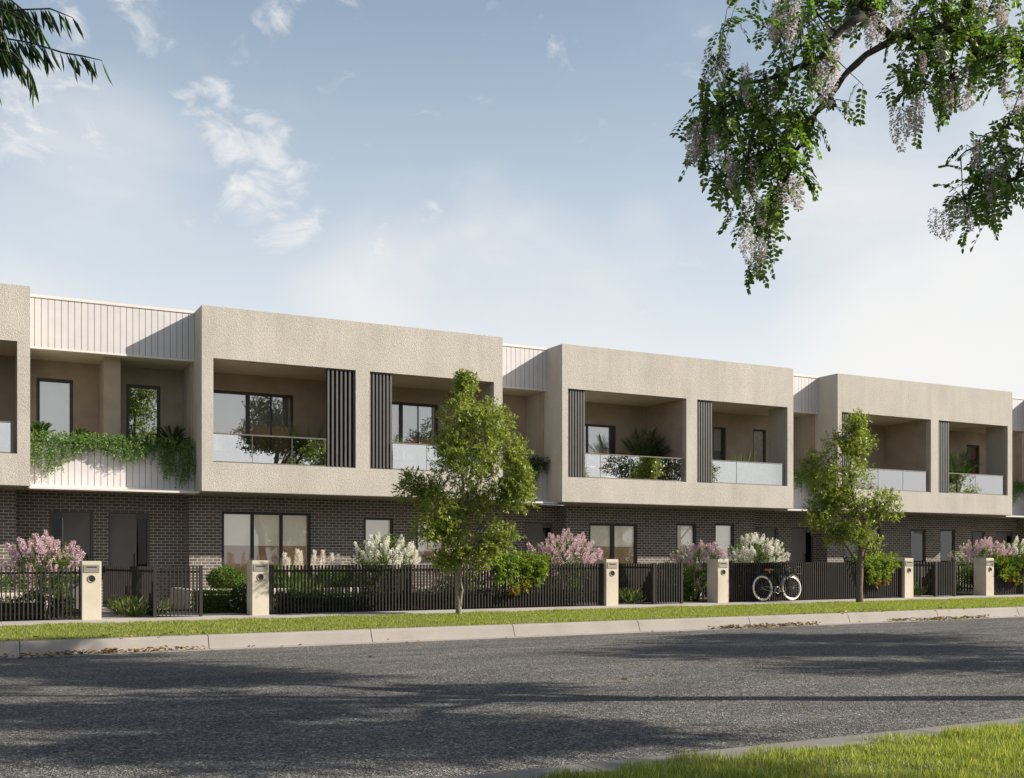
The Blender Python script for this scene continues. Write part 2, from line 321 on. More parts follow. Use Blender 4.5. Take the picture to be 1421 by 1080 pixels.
def added_glow(name, col, e):
    # faint emission added to room walls and blinds, standing in for daylight indoors
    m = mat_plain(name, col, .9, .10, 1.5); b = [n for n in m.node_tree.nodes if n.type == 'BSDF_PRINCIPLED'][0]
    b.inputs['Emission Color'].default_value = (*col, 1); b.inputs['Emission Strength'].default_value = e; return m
M = dict(
    stucco=mat_stucco(), brick=mat_brick(), asphalt=mat_asphalt(),
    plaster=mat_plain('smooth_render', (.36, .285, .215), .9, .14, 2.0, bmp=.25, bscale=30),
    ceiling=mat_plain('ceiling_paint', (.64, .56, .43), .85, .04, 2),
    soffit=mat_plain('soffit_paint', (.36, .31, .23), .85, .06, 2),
    clad=mat_plain('pale_cladding', (.56, .53, .53), .6, .05, 3),
    cladback=mat_plain('cladding_groove', (.20, .18, .18), .8, .05, 3),
    trim=mat_plain('pale_trim', (.66, .61, .57), .6, .04, 3),
    frame=mat_plain('bronze_frame', (.030, .026, .025), .45, .15, 8),
    door=mat_plain('taupe_door', (.150, .132, .118), .5, .08, 3),
    doorframe=mat_plain('taupe_door_frame', (.115, .098, .088), .55, .08, 3),
    fence=mat_plain('dark_bronze_metal', (.031, .026, .0235), .6, .14, 5, spec=.25),
    screen=mat_plain('charcoal_slats', (.092, .087, .083), .5, .10, 5),
    rail=mat_plain('grey_rail', (.16, .145, .13), .4, .1, 5, metal=.3),
    pane=mat_glass('window_glass', .20, (.95, .96, .95)), lowpane=mat_glass('shaded_window_glass', .05, (.95, .96, .95)), baluglass=mat_glass('balustrade_glass', .48, (.84, .84, .80)), darkglass=mat_glass('sidelight_glass', -.02, (.5, .5, .5)),
    blind=added_glow('glowing_blind', (.80, .70, .58), .13), plainblind=mat_plain('roller_blind', (.62, .57, .50), .9, .05, 3), room=added_glow('glowing_interior_wall', (.52, .375, .26), .07), dark=mat_plain('dark_void', (.018, .017, .016), .9, .1, 5),
    pillar=mat_concrete('cream_pillar_render', (.53, .465, .37), 2.0), kerb=mat_concrete('kerb_concrete', (.30, .27, .24)), nearkerb=mat_concrete('worn_kerb_concrete', (.19, .175, .155), 2.5), path=mat_concrete('path_concrete', (.38, .345, .31), .8),
    gardenwall=mat_concrete('cream_garden_wall', (.62, .56, .46), 1.5), plate=mat_plain('steel_plate', (.30, .27, .235), .45, .08, 20, metal=.35),
    soil=mat_plain('garden_mulch', (.045, .034, .024), .95, .5, 25, bmp=.8, bscale=60), earth=mat_plain('earth_under_grass', (.095, .105, .034), .95, .35, 5),
    bark=mat_plain('grey_bark', (.115, .09, .065), .9, .45, 18, bmp=.8, bscale=60), barkpale=mat_plain('pale_bark', (.21, .175, .13), .85, .40, 22, bmp=.6, bscale=60), darkbark=mat_plain('dark_bark', (.030, .023, .019), .9, .3, 30, bmp=.8, bscale=70),
    leaf_tree=mat_leaf('street_tree_leaf', [(0, (.10, .14, .024)), (.5, (.195, .235, .052)), (1, (.34, .37, .125))], .42, .36),
    leaf_rob=mat_leaf('pinnate_leaf', [(0, (.045, .09, .018)), (.6, (.095, .165, .030)), (1, (.18, .25, .055))], .42),
    leaf_shade=mat_leaf('dense_crown_leaf', [(0, (.03, .05, .014)), (1, (.07, .10, .025))], .06),
    leaf_gum=mat_leaf('willowy_leaf', [(0, (.016, .036, .010)), (1, (.050, .095, .02))], .25),
    leaf_shrub=mat_leaf('shrub_leaf', [(0, (.05, .10, .02)), (1, (.16, .23, .045))], .38),
    leaf_hedge=mat_leaf('hedge_leaf', [(0, (.045, .09, .018)), (.7, (.11, .18, .03)), (1, (.18, .26, .05))], .3),
    leaf_dark=mat_leaf('dark_leaf', [(0, (.018, .042, .012)), (1, (.06, .10, .025))], .25),
    leaf_trail=mat_leaf('trailing_leaf', [(0, (.06, .13, .03)), (.7, (.14, .24, .06)), (1, (.30, .38, .15))], .35),
    leaf_nan=mat_leaf('golden_leaf', [(0, (.08, .16, .022)), (.55, (.16, .24, .03)), (.94, (.28, .30, .04)), (1, (.33, .24, .05))], .4),
    leaf_red=mat_leaf('rusty_leaf', [(0, (.18, .12, .025)), (1, (.38, .17, .045))], .4, tcol=(1.4, 1.1, .7)),
    leaf_strap=mat_leaf('strappy_leaf', [(0, (.07, .11, .03)), (.6, (.14, .19, .06)), (1, (.36, .38, .18))], .3),
    leaf_palm=mat_leaf('palm_leaf', [(0, (.03, .07, .018)), (1, (.085, .15, .04))], .3),
    pink=mat_leaf('pink_blossom', [(0, (.50, .31, .37)), (.5, (.71, .52, .57)), (1, (.88, .75, .76))], .3, .6, (1.1, 1, 1)),
    white=mat_leaf('white_blossom', [(0, (.72, .69, .62)), (1, (.93, .91, .86))], .3, .6, (1.05, 1.05, 1)),
    raceme=mat_leaf('mauve_raceme', [(0, (.42, .37, .35)), (.6, (.64, .58, .55)), (1, (.84, .78, .72))], .35, .6, (1.05, 1, 1)),
    plume=mat_leaf('cream_plume', [(0, (.76, .69, .58)), (1, (.95, .91, .83))], .3, .7, (1.05, 1, 1)),
    grass=mat_leaf('lawn_grass', [(0, (.10, .14, .026)), (.5, (.225, .265, .050)), (.85, (.34, .35, .09)), (1, (.52, .46, .22))], .42),
    litter=mat_leaf('dry_leaf', [(0, (.12, .075, .03)), (.6, (.30, .20, .07)), (1, (.50, .38, .16))], .2, .7, (1, 1, 1)),
    tyre=mat_plain('cream_tyre', (.80, .74, .64), .6, .03, 8), black=mat_plain('black_paint', (.016, .015, .015), .35, .1, 8), chrome=mat_plain('steel', (.55, .53, .50), .3, .05, 8, metal=1.0),
    tan=mat_plain('tan_leather', (.40, .16, .075), .5, .15, 20), grey=mat_plain('grey_casing', (.16, .165, .17), .4, .05, 8), pot=mat_plain('charcoal_pot', (.07, .065, .06), .7, .1, 8),
    chair=mat_plain('white_chair', (.75, .70, .66), .5, .03, 5), lightpatch=mat_plain('pale_light_patch', (.75, .70, .66), .8, .03, 5), ground=mat_plain('distant_ground', (.09, .10, .05), .95, .3, .3),
    roof=mat_plain('roof_sheet', (.30, .29, .28), .6, .08, 1),
)

# ------------------------------------------------------------------ setting
def strip(name, x0, x1, prof, mat, kind='structure', step=8.0):
    """sheet along the street; prof = [(y,z)...] front to back"""
    mb = MB(); n = max(1, int((x1 - x0) / step)); vs = []; k = len(prof)
    for i in range(n + 1):
        x = x0 + (x1 - x0) * i / n
        vs += [(x, y, z + gz(x)) for y, z in prof]
    fs = [(i * k + j, (i + 1) * k + j, (i + 1) * k + j + 1, i * k + j + 1) for i in range(n) for j in range(k - 1)]
    mb.add(vs, fs); o = mb.build(name, mat); o['kind'] = kind; return o
o = MB(); o.add([(-900, -900, gz(-900) - .75), (900, -900, gz(900) - .75), (900, 900, gz(900) - .75), (-900, 900, gz(-900) - .75)], [(0, 1, 2, 3)])
o.build('ground', M['ground'])['kind'] = 'structure'
XA, XB = -40, 110
strip('road', XA, XB, [(5.9, -.278), (8.0, -.245), (11.4, -.215), (14.6, -.232), (16.52, -.252)], M['asphalt'])
kb = MB()
x = 0.86 - 2.63 * 15
while x < XB:       # kerb cast in lengths with open joints
    kb.prism([(16.50, -.42), (16.50, -.247), (16.75, -.243), (16.775, -.228), (16.835, -.075), (16.865, -.050), (16.90, -.045), (16.99, -.043), (16.99, -.42)], x + .007, x + 2.63 - .007, gz); x += 2.63
kb.prism([(16.54, -.43), (16.54, -.27), (16.78, -.265), (16.87, -.085), (16.97, -.08), (16.97, -.43)], XA, XB, gz)
kb.build('kerb', M['kerb'])['kind'] = 'structure'
nk = MB(); x = XA
while x < XB: nk.prism([(5.56, -.45), (5.56, -.205), (5.59, -.195), (5.83, -.198), (5.88, -.232), (6.04, -.262), (6.04, -.45)], x + .006, x + 2.9 - .006, gz); x += 2.9
nk.build('near_kerb', M['nearkerb'])['kind'] = 'structure'
strip('verge_soil', XA, XB, [(16.985, -.2), (16.988, -.045), (20.945, -.040), (20.948, -.2)], M['earth'])
strip('near_verge_soil', XA, XB, [(-12, -.19), (3, -.21), (5.55, -.212), (5.57, -.24)], M['earth'])
fp = MB(); x = XA
while x < XB: fp.prism([(20.95, -.3), (20.95, -.032), (20.97, -.026), (22.06, -.004), (22.06, -.3)], x + .003, x + 2.4 - .003, gz); x += 2.4
fp.build('footpath', M['path'])['kind'] = 'structure'
strip('garden_soil', XA, XB, [(22.05, -.03), (27.6, -.02)], M['soil'])
for xs in ((2.58, 3.12), (3.66, 4.55), (13.2, 14.3 + .75), (15.5, 16.2), (23.1, 24.85), (25.1, 25.95), (33.0, 34.4)):
    strip('garden_path', xs[0], xs[1], [(22.07, 0.002), (27.2, 0.006)], M['path'], step=2)
strip('garden_path', 4.56, 5.38, [(22.07, 0.002), (22.85, 0.003)], M['path'], step=2)
strip('garden_path', 16.21, 16.9, [(22.07, 0.002), (23.2, 0.003)], M['path'], step=2)

# ------------------------------------------------------------------ buildings
YB, YC, YW, YE = 25.2, 26.05, 26.5, 27.0        # box face, cladding, brick under box, brick in the entry recess
ZS, ZO0, ZO1, ZT = 2.70, 3.37, 5.76, 6.95
def wall_holes(mb, x0, x1, z0, z1, y0, y1, holes):
    """solid wall between y0..y1 with rectangular holes, laid as columns of boxes"""
    xs = sorted({x0, x1, *[h[0] for h in holes], *[h[1] for h in holes]}); xs = [x for x in xs if x0 <= x <= x1]
    for a, b in zip(xs, xs[1:]):
        cur = z0
        for h in sorted([h for h in holes if h[0] <= a and h[1] >= b], key=lambda h: h[2]):
            if h[2] > cur: mb.box(a, b, y0, y1, cur, h[2])
            cur = h[3]
        if cur < z1: mb.box(a, b, y0, y1, cur, z1)
def window(root, x0, x1, z0, z1, y, mull=(), blind=0.45, fr=.055, depth=1.5, roomcol='room', glass='pane', room=True, half=None):
    f = MB(); ya, yb = y + .035, y + .115
    f.box(x0, x1, ya, yb, z1 - fr, z1); f.box(x0, x1, ya, yb, z0, z0 + fr)
    f.box(x0, x0 + fr, ya, yb, z0 + fr, z1 - fr); f.box(x1 - fr, x1, ya, yb, z0 + fr, z1 - fr)
    for a, b in mull: f.box(a, b, ya + .004, yb - .004, z0 + fr, z1 - fr)
    w = f.build('window', M['frame'], root)
    p = MB(); p.box(x0 + fr, x1 - fr, ya + .03, ya + .038, z0 + fr, z1 - fr); p.build('pane', M[glass], w)
    if blind:
        b = MB(); zb = z1 - (z1 - z0) * blind
        xa, xb = (x0 + fr, x1 - fr) if half is None else (x0 + fr + (x1 - x0) * half[0], x0 + (x1 - x0) * half[1] - fr)
        b.box(xa + .015, xb - .015, yb + .05, yb + .055, zb, z1 - .01); b.box(xa + .015, xb - .015, yb + .045, yb + .06, zb - .022, zb)
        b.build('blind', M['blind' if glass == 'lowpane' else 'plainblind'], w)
    if room:
        r = MB(); e = .35; a0, a1, b0, b1, c0, c1 = x0 - e, x1 + e, yb + .01, y + depth, max(z0 - .25, .08), z1 + .12
        r.add([(a0, b0, c0), (a1, b0, c0), (a1, b1, c0), (a0, b1, c0), (a0, b0, c1), (a1, b0, c1), (a1, b1, c1), (a0, b1, c1)],
              [(0, 1, 2, 3), (7, 6, 5, 4), (2, 1, 5, 6), (0, 3, 7, 4), (3, 2, 6, 7)])
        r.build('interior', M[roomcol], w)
    return w
def front_door(root, x0, x1, z1, y, side, light_patch=False):
    """door with one narrow sidelight; side 'L' or 'R' says where the sidelight is"""
    z0 = gz(x0) + .03; f = MB(); fr = .05
    f.box(x0, x0 + fr, y + .03, y + .16, z0, z1); f.box(x1 - fr, x1, y + .03, y + .16, z0, z1); f.box(x0 + fr, x1 - fr, y + .03, y + .16, z1 - fr, z1)
    sw = .24
    if side == 'L': s0, s1, l0, l1 = x0 + fr, x0 + fr + sw, x0 + fr + sw, x1 - fr
    else: l0, l1, s0, s1 = x0 + fr, x1 - fr - sw, x1 - fr - sw, x1 - fr
    zt = z1 - fr
    f.box(s0, s1, y + .06, y + .15, z0, z0 + .12); f.box(s0, s1, y + .06, y + .15, zt - .10, zt)
    d = f.build('front_door', M['doorframe'], root)
    q = MB(); q.box(l0 + .004, l1 - .004, y + .075, y + .12, z0, zt - .004); lf = q.build('door_leaf', M['door'], d)
    g = MB(); g.box(s0, s1, y + .09, y + .096, z0 + .12, zt - .10); g.build('sidelight', M['darkglass'], d)
    k = MB(); xk = l1 - .08 if side == 'L' else l1 - .06
    k.tube([(xk, y + .03, z0 + .78), (xk, y + .03, z0 + 1.25)], .011, 8); k.box(xk - .008, xk + .008, y + .03, y + .08, z0 + .82, z0 + .84); k.box(xk - .008, xk + .008, y + .03, y + .08, z0 + 1.19, z0 + 1.21)
    k.build('handle', M['black'], d)
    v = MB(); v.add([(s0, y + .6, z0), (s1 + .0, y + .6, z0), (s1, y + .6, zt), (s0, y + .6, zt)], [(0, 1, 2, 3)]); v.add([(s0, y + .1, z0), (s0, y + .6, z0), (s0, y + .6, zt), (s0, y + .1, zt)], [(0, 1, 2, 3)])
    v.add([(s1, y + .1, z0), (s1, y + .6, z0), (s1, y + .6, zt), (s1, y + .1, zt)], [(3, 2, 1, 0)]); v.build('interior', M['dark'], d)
    if light_patch:
        n = MB(); n.box(s0 + .02, s1 - .01, y + .10, y + .104, 1.47, 1.66); n.build('light_patch', M['lightpatch'], d)  # pale panel standing in for light seen through the sidelight
    return d
def balustrade(root, x0, x1, joints, gap_right=True):
    y = YB + .09; e = x1 - .12 if gap_right else x1
    h = MB(); h.box(x0, e + .06, y - .018, y + .022, 4.028, 4.058); h.box(x0, e + .06, y - .018, y + .022, ZO0 + .002, ZO0 + .035)
    xs = [x0 + .01, *joints, e]
    for j in joints: h.box(j - .006, j + .006, y - .006, y + .012, ZO0 + .035, 4.028)
    if gap_right: h.box(e, e + .05, y - .012, y + .03, ZO0 + .035, 4.028)
    b = h.build('balustrade', M['rail'], root)
    g = MB()
    for a, c in zip(xs, xs[1:]): g.box(a + .008, c - .008, y, y + .008, ZO0 + .036, 4.027)
    g.build('glass_panel', M['baluglass'], b); return b
def slat_screen(root, x0, x1):
    s = MB(); n = 7; p = (x1 - x0 - .05) / (n - 1); y = YB + .05
    for i in range(n): s.box(x0 + i * p + .003, x0 + i * p + .049, y, y + .045, ZO0 + .03, ZO1 - .03)
    s.box(x0 + .002, x1 - .002, y + .02, y + .065, ZO0 + .004, ZO0 + .029); s.box(x0 + .002, x1 - .002, y + .02, y + .065, ZO1 - .029, ZO1 - .004)
    o = s.build('slatted_screen', M['screen'], root)
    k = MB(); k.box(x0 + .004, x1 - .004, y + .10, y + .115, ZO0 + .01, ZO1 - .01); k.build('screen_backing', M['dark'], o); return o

def townhouse(label, x0, x1, opens, screens, joints, brick, win_g, win_u, open_right=True, open_left=False):
    root = thing('townhouse', label, 'house', (x0, YB, 0), 'rendered townhouses along the terrace')
    T = .20
    w = MB()
    w.box(x0, x1, YB, YB + T, ZO1, ZT); w.box(x0, x1, YB, YB + T, ZS, ZO0)
    xs = [x0] + [v for o_ in opens for v in o_] + [x1]
    for i in range(0, len(xs), 2): w.box(xs[i], xs[i + 1], YB, YB + T, ZO0, ZO1)
    w.box(x0, x0 + T, YB + T, 33, ZS, ZT)
    if open_right:
        w.box(x1 - T, x1, YB + T, 26.1, ZS, ZT); w.box(x1 - T, x1, 26.1, 27.2, ZS, 3.0); w.box(x1 - T, x1, 26.1, 27.2, 5.82, ZT); w.box(x1 - T, x1, 27.33, 33, ZS, ZT)
    else: w.box(x1 - T, x1, YB + T, 33, ZS, ZT)
    w.build('upper_wall', M['stucco'], root)
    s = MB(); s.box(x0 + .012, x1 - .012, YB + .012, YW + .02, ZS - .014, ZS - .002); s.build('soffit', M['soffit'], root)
    r = MB(); r.box(x0 + T, x1 - T, YB + T, 33, 6.5, 6.62); r.build('roof', M['roof'], root)
    # balconies
    b = MB(); xr = x1 - T if not open_right else x1 + .0
    wall_holes(b, x0 + T + .002, x1, 2.9, 5.78, 27.2, 27.32, [u[:4] for u in win_u])
    b.box(opens[0][1], opens[1][0], YB + T, 27.2, 3.05, 5.78)
    if opens[0][0] > x0 + T: b.box(x0 + T, opens[0][0], YB + T, 27.2, 3.05, 5.78)
    b.build('balcony_wall', M['plaster'], root)
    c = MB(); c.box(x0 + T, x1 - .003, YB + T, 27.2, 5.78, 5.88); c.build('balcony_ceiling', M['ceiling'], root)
    fl = MB(); fl.box(x0 + T, x1 - .003, YB + T, 27.2, 2.95, 3.05); fl.build('balcony_floor', M['path'], root)
    for (a, e), sc_, jt in zip(opens, screens, joints):
        slat_screen(root, sc_[0], sc_[1])
        if sc_[0] <= a + .01: balustrade(root, sc_[1] + .02, e, jt)
        else: balustrade(root, a, sc_[0] - .02, jt, gap_right=False)
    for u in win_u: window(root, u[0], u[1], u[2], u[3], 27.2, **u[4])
    # brick storey
    k = MB(); wall_holes(k, brick[0], brick[1], -.3, ZS - .012, YW, YW + .12, [g[:4] for g in win_g])
    k.box(brick[0], brick[0] + .12, YW + .12, YE + .3, -.3, ZS - .012); k.box(brick[1] - .12, brick[1], YW + .12, YE + .3, -.3, ZS - .012)
    k.build('brick_wall', M['brick'], root)
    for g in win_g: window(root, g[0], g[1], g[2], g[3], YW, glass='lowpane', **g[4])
    return root

def clad(mb, bk, x0, x1, z0, z1, pitch=.137):
    n = round((x1 - x0) / pitch); p = (x1 - x0) / n
    for i in range(n): mb.box(x0 + i * p + .0055, x0 + (i + 1) * p - .0055, YC, YC + .022, z0, z1)
    bk.box(x0, x1, YC + .021, YC + .12, z0, z1)
def entry_bay(label, x0, x1, bx0, bx1, doors, wins, yb, pier=None, light_patch=False):
    root = thing('townhouse_bay', label, 'house bay', (x0, YC, 0), 'recessed entry bays between the rendered boxes')
    for za, zb in ((5.83, 6.92), (2.78, 3.72)):
        m = MB(); clad(m, (bk := MB()), x0, x1, za, zb)
        c = m.build('cladding', M['clad'], root); bk.build('cladding_backing', M['cladback'], c)
    for q in ((YC - .02, YC + .16, 6.92, 6.985), (YC - .012, YC + .12, 5.79, 5.83), (YC - .02, YC + .12, ZS, 2.78)):
        t = MB(); t.box(x0, x1, *q); t.build('trim', M['trim'], root)
    t = MB(); t.box(x0 + .003, x1 - .003, 25.45, YC - .0205, 2.655, 2.699); t.build('canopy', M['trim'], root)
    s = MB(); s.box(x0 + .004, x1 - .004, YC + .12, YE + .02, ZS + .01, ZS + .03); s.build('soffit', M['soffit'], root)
    f = MB(); f.box(x0 + .004, x1 - .004, YC + .42, yb, 2.95, 3.05); f.build('balcony_floor', M['path'], root)
    cl = MB(); cl.box(x0, x1, YC + .12, yb, 5.80, 5.88); cl.build('balcony_ceiling', M['ceiling'], root)
    b = MB(); wall_holes(b, x0, x1, 2.9, 5.80, yb, yb + .12, [w[:4] for w in wins])
    if pier: b.box(pier[0], pier[1], pier[2], yb, 3.05, 5.80)
    b.box(x1 - .055, x1, YC + .14, YC + .36, 3.75, 5.80)
    b.build('balcony_wall', M['plaster'], root)
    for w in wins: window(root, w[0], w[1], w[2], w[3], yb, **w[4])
    pl = MB(); pl.box(x0 + .01, x1 - .01, YC + .12, YC + .40, 2.8, 3.66); pl.box(x0 + .01, x1 - .01, YC + .40, YC + .42, 2.8, 3.72)
    pl.build('planter', M['soil'], root)
    k = MB(); wall_holes(k, bx0, bx1, -.3, ZS + .01, YE, YE + .16, [(d[0], d[1], -.3, d[2]) for d in doors]); k.build('brick_wall', M['brick'], root)
    for i, d in enumerate(doors): front_door(root, d[0], d[1], d[2], YE, d[3], light_patch and i == 0)
    r = MB(); r.box(x0, x1, YC + .16, 33, 6.5, 6.62); r.build('roof', M['roof'], root)
    return root

W = dict; ND = dict(blind=0)
townhouse('leftmost cream rendered townhouse, only its right corner in view at the left edge', -6.2, 1.49, [(-5.9, -2.5), (-2.1, 1.24)], [(-3.2, -2.5), (-2.1, -1.5)], [[-4.9], [-.6, .3]], (-5.3, 1.28), [(-3, -1, .6, 2.2, ND)],
          [(-5.4, -3.4, 3.1, 5.34, ND), (-1.3, .6, 3.1, 5.34, ND)], open_right=False)
townhouse('cream townhouse with two slat screens at its middle and a three-pane ground window', 5.08, 12.79, [(5.34, 8.77), (9.13, 12.54)], [(8.07, 8.77), (9.13, 9.73)], [[6.26, 7.21], [10.68, 11.7]],
          (5.05, 12.35),
          [(5.81, 8.04, .12, 2.31, W(mull=((6.53, 6.61), (7.25, 7.33)), blind=.37, fr=.07)), (9.44, 10.25, 1.02, 2.23, W(blind=.94, fr=.065)), (10.89, 11.75, 1.05, 2.23, W(blind=.72, fr=.065))],
          [(5.55, 7.79, 3.1, 5.35, W(mull=((6.58, 6.68), (7.2, 7.24)), blind=.35, fr=.07)), (9.95, 11.83, 3.1, 5.38, W(mull=((10.71, 10.81), (11.25, 11.27)), blind=.4, fr=.07))])
townhouse('middle cream townhouse between both street trees, white chair seen through balcony glass', 14.59, 22.69, [(14.77, 18.70), (19.08, 22.46)], [(14.77, 15.33), (19.08, 19.65)], [[15.86, 16.83, 17.73], [20.59]],
          (15.47, 22.25),
          [(16.24, 17.89, .5, 2.19, W(mull=((17.0, 17.12),), blind=.38, fr=.065)), (19.30, 20.03, .9, 2.24, W(blind=.95, fr=.065)), (20.73, 21.48, .9, 2.26, W(blind=.95, fr=.065))],
          [(15.6, 17.6, 3.1, 5.14, W(mull=((16.6, 16.66), (17.43, 17.55)), blind=.34, fr=.06)), (21.22, 21.72, 3.1, 5.32, W(blind=.32, fr=.05, roomcol='dark'))])
townhouse('farther cream rendered townhouse behind the right street tree, palm on its right balcony', 24.49, 32.54, [(24.66, 28.58), (28.94, 32.31)], [(24.66, 25.26), (28.94, 29.48)], [[26.3, 27.4], [30.8]],
          (25.30, 32.05),
          [(26.0, 27.68, .5, 2.19, W(mull=((26.8, 26.92),), blind=.4, fr=.065)), (29.07, 29.81, .9, 2.2, W(blind=.55, fr=.065)), (30.5, 31.25, .9, 2.22, W(blind=.55, fr=.065))],
          [(25.5, 27.4, 3.1, 5.2, W(mull=((26.4, 26.5),), blind=.35, fr=.06)), (31.0, 31.5, 3.1, 5.32, W(blind=.3, fr=.05, roomcol='dark'))])
townhouse('rightmost cream rendered townhouse beyond the right edge of the photo', 34.34, 42.4, [(34.52, 38.4), (38.8, 42.2)], [(34.52, 35.1), (38.8, 39.35)], [[36.2], [40.6]],
          (35.15, 41.9), [(36.0, 37.6, .5, 2.19, W(mull=((36.8, 36.9),)))], [(35.4, 37.2, 3.1, 5.2, W()), (40.9, 41.4, 3.1, 5.3, W())], open_right=False)
entry_bay('wide recessed bay with grey board cladding, two front doors and a trailing green planter', 1.49, 5.08, 1.2, 5.16, [(2.0, 2.95, 2.25, 'L'), (3.28, 4.22, 2.25, 'R')],
          [(1.76, 2.56, 3.5, 5.38, W(blind=.97, fr=.075)), (3.75, 4.55, 3.5, 5.38, W(blind=0, fr=.075, roomcol='dark'))], 27.5, pier=(3.12, 3.48, 26.42), light_patch=True)
entry_bay('narrow recessed bay with grey board cladding right behind the left street tree', 12.79, 14.59, 12.2, 15.6, [(12.88, 13.83, 2.2, 'L'), (14.4, 15.33, 2.2, 'R')], [(12.9, 13.6, 3.5, 5.34, W(blind=0, roomcol='dark'))], 27.2)
entry_bay('narrow grey-clad recessed bay partly hidden by the right street tree', 22.69, 24.49, 22.1, 25.4, [(22.72, 23.66, 2.2, 'L'), (24.22, 25.2, 2.2, 'R')], [(22.81, 23.35, 3.1, 5.34, W(blind=0, roomcol='dark'))], 27.2)
entry_bay('narrow recessed bay with board cladding cut by the right edge of the photo', 32.54, 34.34, 31.9, 35.3, [(32.55, 33.4, 2.2, 'L'), (33.98, 34.95, 2.2, 'R')], [(32.66, 33.36, 3.1, 5.34, W(blind=0, roomcol='dark'))], 27.2)

# ------------------------------------------------------------------ fences, pillars
YF = 21.9
def slat_fence(label, x0, x1, posts, pitch=.0742, group=None):
    root = thing('slat_fence', label, 'fence', (x0, YF, gz(x0)), group or 'dark slat fences along the footpath')
    s = MB(); n = int((x1 - x0) / pitch)
    for i in range(n + 1):
        x = x0 + .02 + i * (x1 - x0 - .04) / n; z = gz(x)
        s.box(x - .0125, x + .0125, YF, YF + .05, z + .02, z + 1.0)
    s.build('slats', M['fence'], root)
    for zz in (.10, .86):
        r = MB(); r.prism([(YF + .051, zz), (YF + .051, zz + .04), (YF + .085, zz + .04), (YF + .085, zz)], x0, x1, gz); r.build('rail', M['fence'], root)
    for px in posts:
        p = MB(); p.box(px - .025, px + .025, YF + .052, YF + .10, gz(px) - .05, gz(px) + .995) if x0 + .1 < px < x1 - .1 else p.box(px - .03, px + .03, YF - .012, YF + .06, gz(px) - .05, gz(px) + 1.005)
        p.build('post', M['fence'], root)
    return root
slat_fence('dark slat fence at the left edge in front of the pink flowering shrub', -9, 2.17, (-6, -3, 0))
slat_fence('long dark slat fence between the second and third pillars, behind the left street tree', 5.76, 13.82, (5.8, 8.4, 11.0, 13.78))
slat_fence('dark slat fence with the bicycle leaning on it', 17.51, 23.68, (17.55, 20.12, 22.0, 23.64), .0742)
slat_fence('dark slat fence running out of the right edge, draped with golden foliage', 27.36, 44, (27.4, 30, 33, 36))
slat_fence('short dark slat panel with the widest gaps, standing right of the leftmost pillar', 3.50, 4.42, (3.52, 4.40), group='short fence panels between entry paths')
slat_fence('short dark slat panel between the third and fourth pillars', 15.26, 16.13, (15.28, 16.11), group='short fence panels between entry paths')
slat_fence('short dark slat panel between the fifth and sixth pillars', 25.02, 25.84, (25.04, 25.82), group='short fence panels between entry paths')
def divider(label, xf, y1=26.7, skew=.055, pitch=.105):
    root = thing('dividing_fence', label, 'fence', (xf, YF, gz(xf)), 'fences dividing the front gardens')
    s = MB(); y = YF + .12; z = gz(xf)
    SK = Matrix(((1, -skew, 0, skew * YF), (0, 1, 0, 0), (0, 0, 1, 0), (0, 0, 0, 1)))
    while y < y1: s.box(xf - .022, xf + .022, y, y + .05, z + .02, z + .99, SK); y += pitch
    s.build('slats', M['fence'], root)
    for zz in (.12, .88):
        r = MB(); r.box(xf - .010, xf + .010, YF + .1, y1, z + zz, z + zz + .04, SK); r.build('rail', M['fence'], root)
    return root
divider('dark dividing fence running back to the house from the leftmost short panel', 3.56, 26.9, .078, .21)
divider('dark dividing fence running back behind the long fence, left of the white shrub', 8.95)
divider('dark dividing fence running back from the panel between third and fourth pillars', 15.31)
divider('dark dividing fence running back behind the bicycle', 18.98)
divider('dark dividing fence running back from the panel between fifth and sixth pillars', 25.08)
divider('dark dividing fence behind the draped fence at the right edge', 28.9)

PILL = [(2.18, 'leftmost cream letterbox pillar with dappled shade, beside the left pink shrub'), (5.39, 'second cream letterbox pillar from the left, beside the rounded hedge'),
        (13.83, 'third cream letterbox pillar, at the right end of the long fence'), (17.15, 'fourth cream letterbox pillar, left of the bicycle fence'),
        (23.69, 'fifth cream letterbox pillar, right of the right street tree'), (27.01, 'rightmost cream letterbox pillar beside golden drooping foliage')]
def make_pillar(x, label):
    z = gz(x); y0, y1 = 21.80, 22.24; w = .345
    root = thing('letterbox_pillar', label, 'letterbox', (x, y0, z), 'cream letterbox pillars along the fence')
    xc = x + w / 2
    b = MB(); b.bbox(x, x + w, y0, y1, z - .05, z + 1.10, .008); b.build('pillar', M['pillar'], root)
    p = MB(); p.box(xc - .138, xc + .138, y0 - .012, y0 + .0, z + .885, z + 1.03); pl = p.build('letterbox_plate', M['plate'], root)
    s = MB(); s.box(xc - .09, xc + .09, y0 - .0145, y0 - .0105, z + .973, z + .993); s.build('letter_slot', M['dark'], pl)
    h = MB(); h.box(xc - .10, xc + .10, y0 - .02, y0 - .012, z + .995, z + 1.003); h.build('slot_flap', M['plate'], pl)
    r = MB(); r.torus((xc, y0 - .004, z + .765), .066, .010, 32, 8); ring = r.build('newspaper_hole', M['plate'], root)
    d = MB(); n = 28; vs = [(xc + .064 * math.cos(2 * math.pi * k / n), y0 - .003, z + .765 + .064 * math.sin(2 * math.pi * k / n)) for k in range(n)]; d.add(vs, [tuple(range(n))]); d.build('hole', M['dark'], ring)
    return root
pp = make_pillar(*PILL[0])
for x, lb in PILL[1:]:
    c = copy_tree(pp); c.location = (x, 21.80, gz(x)); c['label'] = lb

